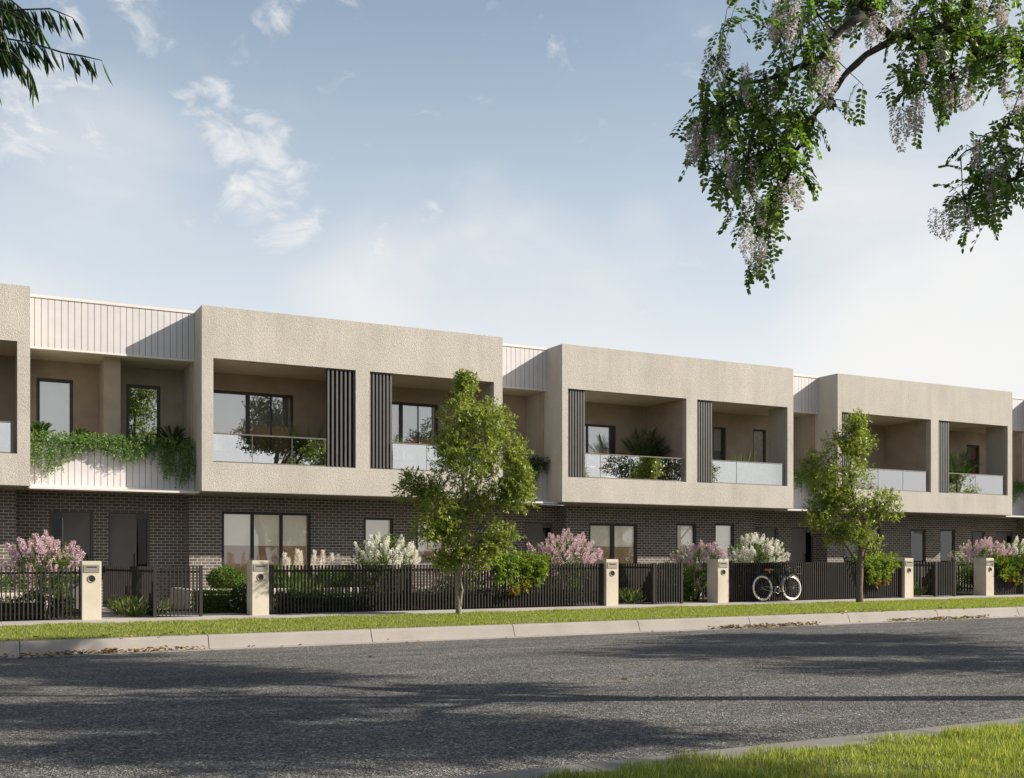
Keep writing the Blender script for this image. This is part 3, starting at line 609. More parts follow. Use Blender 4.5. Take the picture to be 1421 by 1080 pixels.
# low garden walls behind the fences
for x0, x1, y, lb in ((4.62, 8.85, 24.35, 'low cream rendered garden wall below the rounded hedge'), (9.05, 12.4, 24.35, 'low cream rendered garden wall behind the white shrub and left street tree'), (26.0, 28.7, 24.5, 'low cream rendered garden wall behind the rightmost pillar'),
                      (-3, 1.9, 24.35, 'low cream rendered garden wall behind the left edge fence'), (16.3, 18.8, 24.5, 'low cream rendered garden wall behind the fourth pillar')):
    m = MB(); m.bbox(x0, x1, y, y + .2, -.1, .47 + gz(x0), .01); m.bbox(x0, x0 + .2, y + .201, 26.45, -.1, .468 + gz(x0), .01)
    tag(m.build('garden_wall', M['gardenwall'], None, (x0, y, 0)), lb, 'garden wall', 'low garden walls in the front gardens')

# ------------------------------------------------------------------ bicycle
def bicycle():
    y = 21.72; z = gz(19) - .004; xr, xf, zc, rr = 18.55, 19.52, z + .345, .325
    lean = Matrix.Translation((0, y + .0, z)) @ Matrix.Rotation(R(-5), 4, 'X') @ Matrix.Translation((0, -y, -z))
    def Lp(x, zz, dy=0): return tuple(lean @ Vector((x, y + dy, zz)))
    root = thing('bicycle', 'black city bicycle with cream tyres and tan saddle leaning on the dark fence', 'bicycle', (19.03, y, z))
    xb, zb = 19.00, z + .29           # bottom bracket
    ht, hb = (19.33, z + .86), (19.385, z + .66); st = (18.83, z + .72)
    f = MB()
    f.tube([Lp(*hb), Lp(19.31, z + .52), Lp(19.18, z + .37), Lp(xb, zb)], .021)       # swept-down main tube
    f.tube([Lp(ht[0] + .015, ht[1] - .06), Lp(19.2, z + .56), Lp(19.08, z + .42), Lp(18.93, z + .46)], .014)
    f.tube([Lp(xb, zb), Lp(*st)], .018); f.tube([Lp(*ht), Lp(*hb)], .02)
    for s in (-.055, .055):
        f.tube([Lp(xb, zb, s * .6), Lp(xr, zc, s)], .010); f.tube([Lp(st[0], st[1] - .06, s * .4), Lp(xr, zc, s)], .009); f.tube([Lp(*hb, s * .6), Lp(19.44, z + .55, s), Lp(xf, zc, s)], .012)
    fr = f.build('frame', M['black'], root)
    for xc, lb in ((xr, 'rear'), (xf, 'front')):
        w = MB(); w.torus((0, 0, 0), rr - .019, .0175, 44, 8); w.v = [tuple(lean @ Vector((v[0] + xc, v[1] + y, v[2] + zc))) for v in w.v]
        wh = w.build('wheel', M['tyre'], root)
        q = MB(); q.torus((0, 0, 0), rr - .048, .009, 44, 6); q.v = [tuple(lean @ Vector((v[0] + xc, v[1] + y, v[2] + zc))) for v in q.v]; q.build('rim', M['chrome'], wh)
        s_ = MB()
        for k in range(18): a = 2 * math.pi * k / 18; s_.tube([Lp(xc + .02 * math.cos(a + .6), zc + .02 * math.sin(a + .6), .02 * (-1) ** k), Lp(xc + (rr - .05) * math.cos(a), zc + (rr - .05) * math.sin(a))], .0022, 4, False)
        s_.tube([Lp(xc, zc, -.05), Lp(xc, zc, .05)], .03, 12); s_.build('spokes', M['grey'], wh)
        g = MB(); a0, a1 = (R(20), R(195)) if lb == 'rear' else (R(25), R(150)); pts = [Lp(xc + (rr + .018) * math.cos(a0 + (a1 - a0) * k / 14), zc + (rr + .018) * math.sin(a0 + (a1 - a0) * k / 14)) for k in range(15)]
        g.tube(pts, .014, 6); g.build('mudguard', M['black'], root)
    s = MB(); s.add([lean @ Vector(p) for p in ((18.66, y - .07, z + .845), (18.74, y - .085, z + .83), (18.84, y - .03, z + .84), (18.94, y - .018, z + .835), (18.95, y, z + .832), (18.94, y + .018, z + .835), (18.84, y + .03, z + .84), (18.74, y + .085, z + .83), (18.66, y + .07, z + .845),
        (18.67, y - .06, z + .80), (18.74, y - .07, z + .785), (18.84, y - .025, z + .80), (18.94, y - .012, z + .80), (18.95, y, z + .80), (18.94, y + .012, z + .80), (18.84, y + .025, z + .80), (18.74, y + .07, z + .785), (18.67, y + .06, z + .80))],
        [tuple(range(9))] + [tuple(reversed(range(9, 18)))] + [(i, i + 9, (i + 1) % 9 + 9, (i + 1) % 9) for i in range(9)], True)
    sd = s.build('saddle', M['tan'], root)
    k = MB(); k.tube([Lp(*st), Lp(18.79, z + .79)], .013); k.build('seat_post', M['chrome'], sd)
    h = MB(); h.tube([Lp(*ht), Lp(19.29, z + .98), Lp(19.30, z + 1.0)], .013)
    h.tube([Lp(19.05, z + .985, -.30), Lp(19.17, z + 1.01, -.29), Lp(19.32, z + 1.03, -.17), Lp(19.33, z + 1.005, 0), Lp(19.32, z + 1.03, .10), Lp(19.17, z + 1.01, .13), Lp(19.05, z + .985, .14)], .012)
    hb_ = h.build('handlebar', M['black'], root)
    for sgn, yy in ((-1, -.30), (1, .14)):
        g = MB(); g.tube([Lp(19.04, z + .985, yy), Lp(19.15, z + 1.005, yy)], .018); g.build('grip', M['tan'], hb_)
    b = MB(); b.tube([Lp(19.275, z + .66, -.045), Lp(19.13, z + .40, -.045)], .045, 12); b.build('battery', M['grey'], root)
    r = MB()
    for s2 in (-.06, .06): r.tube([Lp(18.30, z + .735, s2), Lp(18.74, z + .725, s2)], .007); r.tube([Lp(18.36, z + .73, s2), Lp(xr, zc, s2)], .006)
    for xx in (18.32, 18.42, 18.52, 18.62): r.tube([Lp(xx, z + .735, -.06), Lp(xx, z + .735, .06)], .006)
    r.build('rear_rack', M['black'], root)
    fb = MB()
    for zz in (.70, .79, .88):
        fb.tube([Lp(19.46, z + zz, -.14), Lp(19.76, z + zz, -.14), Lp(19.76, z + zz, .10), Lp(19.46, z + zz, .10), Lp(19.46, z + zz, -.14)], .006, 6)
    for xx in (19.46, 19.56, 19.66, 19.76):
        for yy in (-.14, .10): fb.tube([Lp(xx, z + .70, yy), Lp(xx, z + .88, yy)], .004, 6)
        fb.tube([Lp(xx, z + .70, -.14), Lp(xx, z + .70, .10)], .004, 6)
    fb.tube([Lp(*hb), Lp(19.5, z + .70)], .010); fb.build('front_basket', M['rail'], root)
    c = MB(); n = 28
    c.torus((0, 0, 0), .085, .006, 28, 6); c.v = [tuple(lean @ Vector((v[0] + xb, v[1] + y - .05, v[2] + zb))) for v in c.v]
    c.tube([Lp(xb, zb, -.07), Lp(xb + .15, zb - .07, -.07)], .009); c.tube([Lp(xb, zb, .07), Lp(xb - .15, zb + .07, .07)], .009)
    c.tube([Lp(xb - .0, zb + .085, -.05), Lp(xr, zc + .035, -.045)], .005); c.tube([Lp(xb, zb - .085, -.05), Lp(xr, zc - .035, -.045)], .005)
    c.build('crank', M['chrome'], root)
    for xx, zz, yy in ((xb + .15, zb - .07, -.11), (xb - .15, zb + .07, .11)):
        p = MB(); p.box(xx - .045, xx + .045, y + yy - .035, y + yy + .035, zz - .012, zz + .012, lean); p.build('pedal', M['black'], root)
    kk = MB(); kk.tube([Lp(18.72, z + .26, -.05), Lp(18.62, z + .03, -.16)], .009); kk.build('kickstand', M['chrome'], root)
bicycle()

# ------------------------------------------------------------------ vegetation
RV = np.array((.8877, -.4604, 0)); FV = np.array((.4604, .8877, 0))    # across and along the view, used only to lay crowns out
def street_tree(label, base, lobes, limbs, name='street_tree', leaf='leaf_tree', L=.085, bark='barkpale', group='young street trees on the grass verge', dens=1.0):
    bx, by, bz = base
    root = thing(name, label, 'tree', base, group)
    t = MB()
    def wp(p): q = np.array(base) + RV * p[0] + FV * p[1]; return (q[0], q[1], base[2] + p[2])
    for pts, rad in limbs:
        # smooth the limb with a few in-between points and a little wobble
        P = [np.array(wp(p)) for p in pts]; out = []; rr = []
        for i in range(len(P) - 1):
            for k in range(3):
                u = k / 3; w = unit(1)[0] * .012 if (k or i) else 0
                out.append(P[i] * (1 - u) + P[i + 1] * u + w); rr.append(rad[i] * (1 - u) + rad[i + 1] * u)
        out.append(P[-1]); rr.append(rad[-1]); t.tube(out, rr, 8)
    parts = []
    for (r, d, z, rx, ry, rz, n) in lobes:
        c = np.array(wp((r, d, z)))
        # a few limbs reach into each lobe
        st = np.array(wp(limbs[min(len(limbs) - 1, 1)][0][-1])) if len(limbs) > 1 else np.array(wp(limbs[0][0][-1]))
        best = min((np.linalg.norm(np.array(wp(p)) - c), p) for l in limbs for p in l[0][1:])[1]
        s0 = np.array(wp(best))
        for k in range(4):
            e = c + unit(1)[0] * np.array((rx, ry, rz)) * .6; mid = (s0 + e) / 2 + unit(1)[0] * .06
            t.tube([s0, mid, e], [.014, .010, .004], 5)
        rad = np.array((rx, ry, rz))
        m = max(5, int(n * dens / 25))
        # clumps inside the lobe, sprigs on each clump: gaps stay between clumps
        dirs = unit(m); rr_ = RNG.uniform(.35, 1.0, m)
        for q in range(m):
            cc = c + dirs[q] * rr_[q] * rad * .78; cr = RNG.uniform(.22, .40) * min(rx, rz) + .04
            parts.append(sprigs(cc, (cr, cr, cr * .8), 24, 12, L, .20, .30, .35, .8))
    P, A, N_ = cat(*parts); n = len(P)
    t.build('trunk', M[bark], root)
    leaf_mesh('crown', P, A, N_, RNG.uniform(.7, 1.25, n) * L, RNG.uniform(.26, .42, n) * L, M[leaf], root)
    return root
def lobes_px(base_px, ppm, L):
    return [((px - base_px[0]) / ppm, d, (base_px[1] - py) / ppm, rx / ppm, (rx * .9) / ppm, ry / ppm, n) for px, py, rx, ry, d, n in L]
T1 = lobes_px((638, 855), 66.5, [(640, 578, 44, 46, 0, 290), (688, 592, 40, 40, .1, 250), (662, 640, 58, 38, -.1, 330), (608, 722, 42, 52, -.1, 330), (702, 690, 42, 34, 0, 300),
     (582, 678, 28, 24, .1, 110), (643, 540, 18, 18, 0, 60), (690, 745, 28, 36, .15, 150), (636, 752, 36, 30, 0, 170), (620, 640, 34, 40, .2, 180), (718, 640, 22, 34, .1, 90), (655, 700, 40, 40, .2, 200), (620, 778, 26, 22, .05, 80), (668, 776, 26, 24, .1, 80), (722, 668, 16, 22, 0, 60), (600, 690, 24, 26, .2, 90)])
street_tree('taller young leafy tree with a slim twisted trunk, in front of the long fence', (9.42, 20.55, gz(9.42) - .045), T1,
    [([(0, 0, -.1), (-.02, 0, .25), (-.05, .02, .6), (0, .02, .95), (.04, 0, 1.25), (.02, 0, 1.7), (.10, 0, 2.2), (.05, 0, 3.0), (.04, 0, 4.4)], [.075, .062, .055, .05, .048, .042, .036, .026, .010]),
     ([(.02, -.01, .18), (.05, -.02, .5), (.0, -.02, .85), (.03, -.02, 1.1)], [.045, .028, .025, .022]), ([(.10, 0, 2.2), (.35, .05, 2.7), (.6, .1, 3.4)], [.026, .018, .008]),
     ([(.02, 0, 1.7), (-.25, 0, 2.1), (-.7, .1, 2.6)], [.026, .018, .008]), ([(.03, 0, 1.3), (.3, 0, 1.5), (.8, 0, 2.3)], [.022, .016, .008])])
T2 = lobes_px((1194, 837), 53.9, [(1180, 622, 32, 42, 0, 280), (1168, 665, 48, 34, 0, 300), (1132, 650, 24, 26, .1, 130), (1134, 715, 28, 28, 0, 200), (1180, 702, 36, 34, .1, 250), (1226, 702, 24, 30, 0, 190),
     (1198, 748, 34, 28, 0, 190), (1187, 592, 15, 17, 0, 60), (1152, 690, 24, 24, -.1, 120), (1160, 740, 18, 22, 0, 60)])
street_tree('shorter young leafy tree with a straight dark trunk, right of the bicycle', (20.78, 20.6, gz(20.78) - .045), T2,
    [([(0, 0, -.1), (-.02, 0, .5), (.03, 0, 1.2), (.02, 0, 1.8), (-.12, 0, 2.5), (-.25, 0, 3.3), (-.2, 0, 4.5)], [.10, .085, .075, .062, .045, .03, .010]),
     ([(.02, 0, .9), (.25, 0, 1.6), (.45, 0, 2.3)], [.03, .02, .010]), ([(-.05, 0, 1.0), (-.4, 0, 1.5), (-.9, 0, 2.2)], [.03, .022, .010]), ([(-.02, .02, .2), (-.3, .05, .9), (-.5, .1, 1.4)], [.03, .018, .008])], bark='bark')

# flowering shrubs -------------------------------------------------
def panicle_mesh(name, mat, L=.19, W=.055, n=70, petal=.024):
    t = RNG.uniform(0, 1, n); a = RNG.uniform(0, 2 * np.pi, n); r = W * (1 - t * .8) * RNG.uniform(.5, 1, n)
    C = np.stack([r * np.cos(a), r * np.sin(a), t * L], 1); A = np.stack([np.cos(a), np.sin(a), np.full(n, .6)], 1) + unit(n) * .6
    o = leaf_mesh(name, C, A, unit(n), petal, petal * .9, mat, fat=False); me = o.data; bpy.data.objects.remove(o); return me
PAN = {'pink': [panicle_mesh('flower_head', M['pink'], .22, .075, 120) for _ in range(3)], 'white': [panicle_mesh('flower_head', M['white'], .19, .058, 110) for _ in range(3)]}
def flower_shrub(label, x, y, w, ztop, colour, n, spread=1.0, name='flowering_shrub', full=1.0):
    z0 = gz(x); root = thing(name, label, 'shrub', (x, y, z0), colour + ' flowering shrubs behind the fence')
    h = ztop - z0; rx = w / 2; ry = min(rx, .75); cz = z0 + h * .58; rz = h * .42
    st = MB()
    for k in range(9):
        d = unit(1)[0]; e = (x + d[0] * rx * .7, y + d[1] * ry * .7, cz + abs(d[2]) * rz * .6)
        st.tube([(x + d[0] * .06, y + d[1] * .06, z0 - .05), (x + d[0] * rx * .3, y + d[1] * ry * .3, z0 + h * .35), e], [.016, .012, .006], 5)
    st.build('stems', M['bark'], root)
    P, A, N_ = cat(sprigs((x, y, cz), (rx * .92, ry, rz * .92), int(330 * full), 9, .08, .16, .25, .5, .8), sprigs((x, y, z0 + h * .3), (rx * .6, ry * .6, h * .28), int(90 * full), 8, .08, .14, .2, .4, .8))
    k = len(P); leaf_mesh('foliage', P, A, N_, RNG.uniform(.06, .10, k), RNG.uniform(.022, .034, k), M['leaf_shrub'], root)
    for i in range(n):
        d = unit(1)[0]
        if d[1] > .2: d[1] *= -1
        d[2] = abs(d[2]) * 1.2 if RNG.uniform() < .9 else d[2] * .5
        d = d / np.linalg.norm(d); rr = RNG.uniform(.86, 1.06)
        if colour == 'pink': rr *= 1 + .22 * RNG.uniform(-.6, 1) * (abs(math.sin(d[0] * 5 + x)))
        p = Vector((x + d[0] * rx * rr, y + d[1] * ry * rr, cz + d[2] * rz * rr * .95 - .06))
        o = bpy.data.objects.new('flower_head', random.choice(PAN[colour])); COL.objects.link(o); o.parent = root
        dirv = Vector((d[0] * .6, d[1] * .5, .9)) + Vector(unit(1)[0]) * .25; s = RNG.uniform(.75, 1.25)
        o.location = p - root.location; o.rotation_euler = dirv.to_track_quat('Z', 'Y').to_euler(); o.scale = (s, s, s)
    return root
flower_shrub('pink flowering shrub at the left edge, in front of the leftmost door', 1.60, 23.0, 1.25, 1.50, 'pink', 72)
flower_shrub('round white flowering shrub left of the taller street tree', 8.75, 23.2, 1.45, 1.66, 'white', 98)
flower_shrub('low pink flowering shrub partly hidden behind the taller street tree', 10.8, 23.6, 1.3, 1.27, 'pink', 50)
flower_shrub('broad pink flowering shrub left of the third pillar', 13.42, 23.2, 1.7, 1.70, 'pink', 92)
flower_shrub('pink flowering shrub rising behind the fourth pillar', 17.66, 23.4, 1.5, 1.53, 'pink', 68)
flower_shrub('round white flowering shrub above the bicycle', 19.54, 23.2, 1.7, 1.78, 'white', 99)
flower_shrub('pink flowering shrub rising behind the rightmost pillar', 28.45, 23.2, 2.0, 1.70, 'pink', 90)
flower_shrub('white flowering shrub at the right edge, above the draped fence', 30.75, 23.6, 2.0, 1.76, 'white', 95)

# pampas grass
def pampas():
    x, y = 6.95, 23.3; root = thing('pampas_grass', 'clump of pampas grass with cream plumes above the long fence', 'grass plant', (x, y, gz(x)))
    n = 420; a = RNG.uniform(0, 2 * np.pi, n); C = np.stack([x + RNG.uniform(-.5, .5, n), y + RNG.uniform(-.15, .15, n), np.full(n, gz(x))], 1)
    A = np.stack([np.cos(a) * .35, np.sin(a) * .25, np.ones(n)], 1); leaf_mesh('blades', C, A, unit(n), RNG.uniform(.55, .95, n), .014, M['leaf_strap'], root)
    for dx, h in ((-.45, 1.25), (-.38, 1.15), (-.22, 1.33), (-.12, 1.30), (.17, 1.31), (.38, 1.31), (.60, 1.26), (.74, 1.22)):
        m = 330; t = RNG.uniform(0, 1, m); an = RNG.uniform(0, 2 * np.pi, m); tilt = RNG.uniform(-.1, .12)
        r = .062 * (1 - t) ** .8 * np.clip(t * 6, .3, 1); zb = h - .42
        Cc = np.stack([x + dx + tilt * t * .3 + r * np.cos(an) * .6, y + r * np.sin(an) * .6, gz(x) + zb + t * .40], 1)
        Aa = np.stack([np.cos(an) * .55, np.sin(an) * .55, np.full(m, .75)], 1) + unit(m) * .25; p = leaf_mesh('plume', Cc, Aa, unit(m), RNG.uniform(.05, .10, m), .009, M['plume'], root)
        s = MB(); s.tube([(x + dx * .6, y, gz(x)), (x + dx, y, gz(x) + zb + .1)], .005, 5); s.build('stem', M['leaf_strap'], p)
pampas()

# hedges and ground plants
def hedge(label, x, y, rx, ry, z0, h, leaf, n, name='hedge', cat_='hedge', group='clipped hedges in the front gardens', box=False, L=.045):
    root = thing(name, label, cat_, (x, y, z0), group)
    if box:
        m = n * 8; P = np.stack([RNG.uniform(-1, 1, m), RNG.uniform(-1, 1, m), RNG.uniform(.05, 1, m)], 1)
        ax = RNG.integers(0, 3, m); s = np.sign(RNG.uniform(-1, 1, m)); P[ax == 0, 0] = s[ax == 0]; P[ax == 1, 1] = -1; P[ax == 2, 2] = 1
        P = P * np.array((rx, ry, h)) * RNG.uniform(.86, 1.05, (m, 1)) + np.array((x, y, z0)); P += RNG.normal(size=(m, 3)) * .02; A = unit(m) + np.array((0, -.3, .7)); N_ = unit(m)
    else:
        P, A, N_ = sprigs((x, y, z0 + h * .5), (rx * .93, ry * .93, h * .48), n, 8, L, .09, .72, .3, .9)
    k = len(P); leaf_mesh('foliage', P, A, N_, RNG.uniform(.7, 1.2, k) * L, RNG.uniform(.4, .6, k) * L, M[leaf], root)
    c = MB(); c.lathe((x, y, z0 - .02), [(.02, 0), (rx * .25, .02), (.03, h * .5), (.02, h * .8)], 8) if not box else c.box(x - rx * .8, x + rx * .8, y - ry * .75, y + ry * .75, z0 - .02, z0 + h * .82)
    c.build('stem' if not box else 'inner_branches', M['darkbark'] if not box else M['leaf_dark'], root)
    return root
hedge('rounded clipped ball hedge above the low wall, left of the second pillar', 5.60, 25.1, .40, .38, .43, .48, 'leaf_hedge', 950, 'ball_hedge')
hedge('rounded hedge seen through the long fence above the low wall', 6.9, 25.1, .62, .42, .43, .50, 'leaf_hedge', 800, 'ball_hedge')
hedge('smaller rounded hedge seen through the long fence beside the dividing fence', 8.2, 25.1, .5, .42, .43, .48, 'leaf_hedge', 650, 'ball_hedge')
hedge('low box hedge beside the path, left of the second pillar', 5.15, 23.65, .55, .40, gz(5), .43, 'leaf_hedge', 640, box=True)
hedge('low hedge behind the left edge fence', -.2, 22.6, 2.2, .25, gz(0), .38, 'leaf_dark', 900, box=True)
hedge('low hedge behind the left part of the long fence', 7.4, 22.8, 1.5, .28, gz(7), .36, 'leaf_dark', 900, box=True)
hedge('low hedge behind the right part of the long fence', 11.4, 22.8, 2.2, .28, gz(11), .36, 'leaf_dark', 1100, box=True)
hedge('dark low hedge in the gap left of the fourth pillar', 16.95, 23.6, .62, .35, gz(17), .50, 'leaf_hedge', 600, box=True)
hedge('dark low hedge in the gap left of the rightmost pillar', 26.9, 23.6, .75, .35, gz(27), .46, 'leaf_hedge', 600, box=True)
hedge('rounded hedge above the low wall behind the rightmost pillar', 27.0, 25.1, .6, .4, .50, .5, 'leaf_hedge', 600, 'ball_hedge')
hedge('rounded hedge behind the left edge fence above the low wall', .6, 25.1, .6, .4, .43, .42, 'leaf_hedge', 500, 'ball_hedge')
hedge('low hedge behind the bicycle fence', 20.6, 22.9, 2.6, .28, gz(20), .36, 'leaf_dark', 900, box=True)
hedge('loose flowering rose bush tucked against the second pillar', 5.42, 22.62, .26, .22, gz(5), .56, 'leaf_dark', 260, 'rose_bush', 'shrub', 'small garden shrubs', L=.05)
P_ = cat(sprigs((5.36, 22.55, .30), (.25, .2, .25), 14, 3, .03, .02, .8)); 
rb = [o for o in COL.objects if o.name == 'rose_bush'][0]; leaf_mesh('blossom', P_[0], P_[1], P_[2], .035, .03, M['white'], rb)
def strappy(label, xs, y0, y1, n, h, name='strappy_plant'):
    x0 = xs; z = gz(xs); root = thing(name, label, 'plant', (xs, (y0 + y1) / 2, z), 'strappy plants edging the entry paths')
    c = np.stack([RNG.uniform(xs - .22, xs + .12, n), RNG.uniform(y0, y1, n), np.full(n, z)], 1); per = 44
    C = np.repeat(c, per, 0); a = RNG.uniform(0, 2 * np.pi, n * per); A = np.stack([np.cos(a) * .75, np.sin(a) * .75, RNG.uniform(.5, 1.4, n * per)], 1)
    C = C + A * RNG.uniform(0, .62, (n * per, 1)) * h
    leaf_mesh('leaves', C, A, unit(n * per), RNG.uniform(.5, 1, n * per) * h * .5, .020, M['leaf_strap'], root)
strappy('pale green strappy plants edging the leftmost path, right of the first pillar', 3.20, 22.1, 24.3, 60, .36)
strappy('strappy plants edging the path right of the third pillar', 14.98, 22.15, 24.4, 44, .38)
strappy('strappy plants edging the path right of the fifth pillar', 24.75, 22.15, 24.4, 44, .36)
strappy('strappy plants seen through the leftmost short slat panel', 3.86, 22.3, 23.0, 9, .34)

# golden foliage draped over the fence
def draper(label, x0, x1, ztop, drops):
    xc = (x0 + x1) / 2; root = thing('draping_shrub', label, 'shrub', (xc, 22.35, gz(xc)), 'golden shrubs draped over the fence')
    ls = []
    n = int((x1 - x0) / .16)
    for i in range(n):
        x = x0 + (i + .5) * (x1 - x0) / n
        ls.append(sprigs((x, 21.95, ztop - .10 + RNG.uniform(-.05, .03)), (.13, .22, .085), 20, 9, .07, .11, .2, .3, .8))
    for x, zb, w in drops:
        zz = ztop - .2
        while zz > zb: ls.append(sprigs((x + RNG.uniform(-.04, .04), 21.80, zz), (w * (.30 + .5 * (zz - zb) / (ztop - zb)), .08, .08), 14, 8, .07, .10, .2, -.3, .8)); zz -= .10
    P, A, N_ = cat(*ls); k = len(P); leaf_mesh('foliage', P, A, N_, RNG.uniform(.05, .085, k), RNG.uniform(.022, .034, k), M['leaf_nan'], root)
    ls = [sprigs((x, 21.78, zb + .02), (w * .55, .07, .06), 14, 8, .06, .06, .2, -.6, .8) for x, zb, w in drops if zb < .6]
    P, A, N_ = cat(*ls); leaf_mesh('rusty_tips', P, A, N_, .06, .024, M['leaf_red'], root)
    st = MB()
    for x, zb, w in drops: st.tube([(x, 22.4, gz(x)), (x, 22.25, gz(x) + .7), (x, 21.98, ztop - .08), (x, 21.82, ztop - .25), (x, 21.80, zb + .1)], [.014, .012, .009, .006, .003], 5)
    st.build('stems', M['bark'], root)
draper('golden green shrub draped over the long fence, right of the taller street tree', 10.75, 12.25, 1.26, ((11.0, .62, .16), (11.34, .44, .17), (11.66, .50, .16), (11.98, .62, .14), (12.1, .80, .10)))
draper('golden green shrub draped over the bicycle fence, left of the fifth pillar', 22.05, 23.5, 1.24, ((22.35, .62, .20), (22.62, .50, .16), (22.95, .55, .18), (23.3, .90, .14)))
draper('golden green shrub draped over the fence beside the rightmost pillar', 27.42, 29.4, 1.24, ((27.7, .62, .18), (28.05, .55, .18), (28.35, .52, .16), (28.9, .95, .14)))

# trailing planter plants
def trailing(label, x0, x1, n, depth, seed_, dark=False):
    root = thing('trailing_plant', label, 'plant', (x0, YC + .25, 3.66), 'trailing plants in the balcony planters')
    C, A, N_ = [], [], []
    ls = [sprigs((x, YC + .02, 3.80), (.14, .26, .12), 26, 8, .045, .10, .1, .4, .9) for x in np.arange(x0 + .1, x1 - .05, .13)]
    st = MB()
    for i in range(n):
        x = RNG.uniform(x0 + .04, x1 - .05); u = (x - x0) / (x1 - x0)
        ln = depth * (.22 + .95 * abs(math.sin(u * 8.3 + seed_) * math.cos(u * 3.1 + seed_ * .7))) * RNG.uniform(.55, 1.1)
        m = int(ln / .022) + 4; t = np.linspace(0, 1, m); sw = RNG.uniform(-.12, .12)
        Pp = np.stack([x + sw * t ** 2, YC - .05 - .09 * np.sin(t * 2.6) - RNG.uniform(0, .10), 3.78 - t * ln], 1) + RNG.normal(size=(m, 3)) * .014
        ls.append((Pp, unit(m) * .8 + np.array((0, -.3, -.5)), unit(m) + np.array((0, -.8, .4))))
        if i % 3 == 0: st.tube([Pp[0], Pp[m // 2], Pp[-1]], .0025, 4, False)
    P, A, N_ = cat(*ls); k = len(P); leaf_mesh('foliage', P, A, N_, RNG.uniform(.028, .060, k), RNG.uniform(.020, .034, k), M['leaf_dark' if dark else 'leaf_trail'], root)
    st.build('stems', M['leaf_trail'], root); return root
trailing('dense long trailing plant spilling over the widest clad planter', 1.50, 5.05, 330, .78, .4)
trailing('dark trailing plant spilling from the planter right of the taller street tree', 12.82, 14.55, 120, .8, 2.2, True)
trailing('trailing plant on the planter just left of the shorter street tree', 22.72, 24.45, 120, .6, 1.1)
trailing('trailing plant on the planter at the right edge of the photo', 32.58, 34.3, 130, .75, 3.0)

# potted plants on balconies
def palm(label, x, y, z, r, fronds, h, pot=True, leafy=True, name='potted_palm'):
    root = thing(name, label, 'potted plant', (x, y, z), 'potted plants on the balconies')
    zp = z
    if pot:
        p = MB(); p.lathe((x, y, z), [(.13, 0), (.15, .02), (.19, .34), (.20, .36), (.18, .36), (.17, .31)], 20); p.build('pot', M['pot'], root); zp = z + .33
    C, A, N_, Ls = [], [], [], []
    st = MB()
    for i in range(fronds):
        a = 2 * math.pi * (i + RNG.uniform(-.3, .3)) / fronds; e = RNG.uniform(.5, 1.35); ln = r * RNG.uniform(.8, 1.15)
        pts = [np.array((x + math.cos(a) * ln * t * math.cos(e) * (1 + .3 * t), y + math.sin(a) * ln * t * math.cos(e) * .8, zp + h * (math.sin(e) * t * 1.25 - .75 * t * t * (1.3 - math.sin(e))))) for t in np.linspace(0, 1, 9)]
        st.tube(pts, [.009] * 5 + [.006] * 4, 4, False)
        if leafy:
            for k in range(2, 9):
                d = pts[k] - pts[k - 1]; d = d / (np.linalg.norm(d) + 1e-6); sd = np.cross(d, (0, 0, 1)); sd = sd / (np.linalg.norm(sd) + 1e-6)
                for s in (-1, 1):
                    for q in (0, .5): C.append(pts[k] - (pts[k] - pts[k - 1]) * q); A.append(sd * s * .9 + d * .8 + np.array((0, 0, -.15))); N_.append((0, 0, 1) + unit(1)[0] * .3); Ls.append(r * .34 * (1 - .05 * abs(k - 5)))
        else:
            C.append(pts[0]); A.append(np.array((math.cos(a) * .45, math.sin(a) * .45, RNG.uniform(.7, 1.2)))); N_.append(unit(1)[0]); Ls.append(h * RNG.uniform(.8, 1.2))
    if leafy: st.build('stems', M['leaf_palm'], root)
    leaf_mesh('leaves', C, A, N_, Ls, .035 if leafy else .03, M['leaf_palm' if leafy else 'leaf_trail'], root)
palm('potted spiky grass on the balcony beside the left slat screen of the nearest townhouse', 7.85, 26.3, 3.05, .5, 80, 1.25, leafy=False, name='potted_grass')
palm('spreading potted fern palm on the left balcony of the middle townhouse', 18.0, 26.3, 3.05, 1.0, 40, 1.55)
palm('small potted grass on the right balcony of the middle townhouse', 21.3, 25.9, 3.05, .4, 50, 1.05, leafy=False, name='potted_grass')
palm('spreading potted palm on the right balcony of the farther townhouse', 30.9, 26.1, 3.05, .95, 38, 1.5)
palm('small potted palm behind the glass beside the right slat screen of the nearest townhouse', 10.15, 26.2, 3.05, .4, 16, 1.0)
palm('dark palm at the right end of the widest planter', 4.62, YC + .3, 3.70, .50, 24, .55, pot=False, name='planter_palm')
palm('dark palm at the left end of the widest planter', 1.75, YC + .3, 3.70, .42, 20, .50, pot=False, name='planter_palm')
palm('small dark palm below the left window of the widest planter', 2.62, YC + .3, 3.70, .36, 18, .40, pot=False, name='planter_palm')

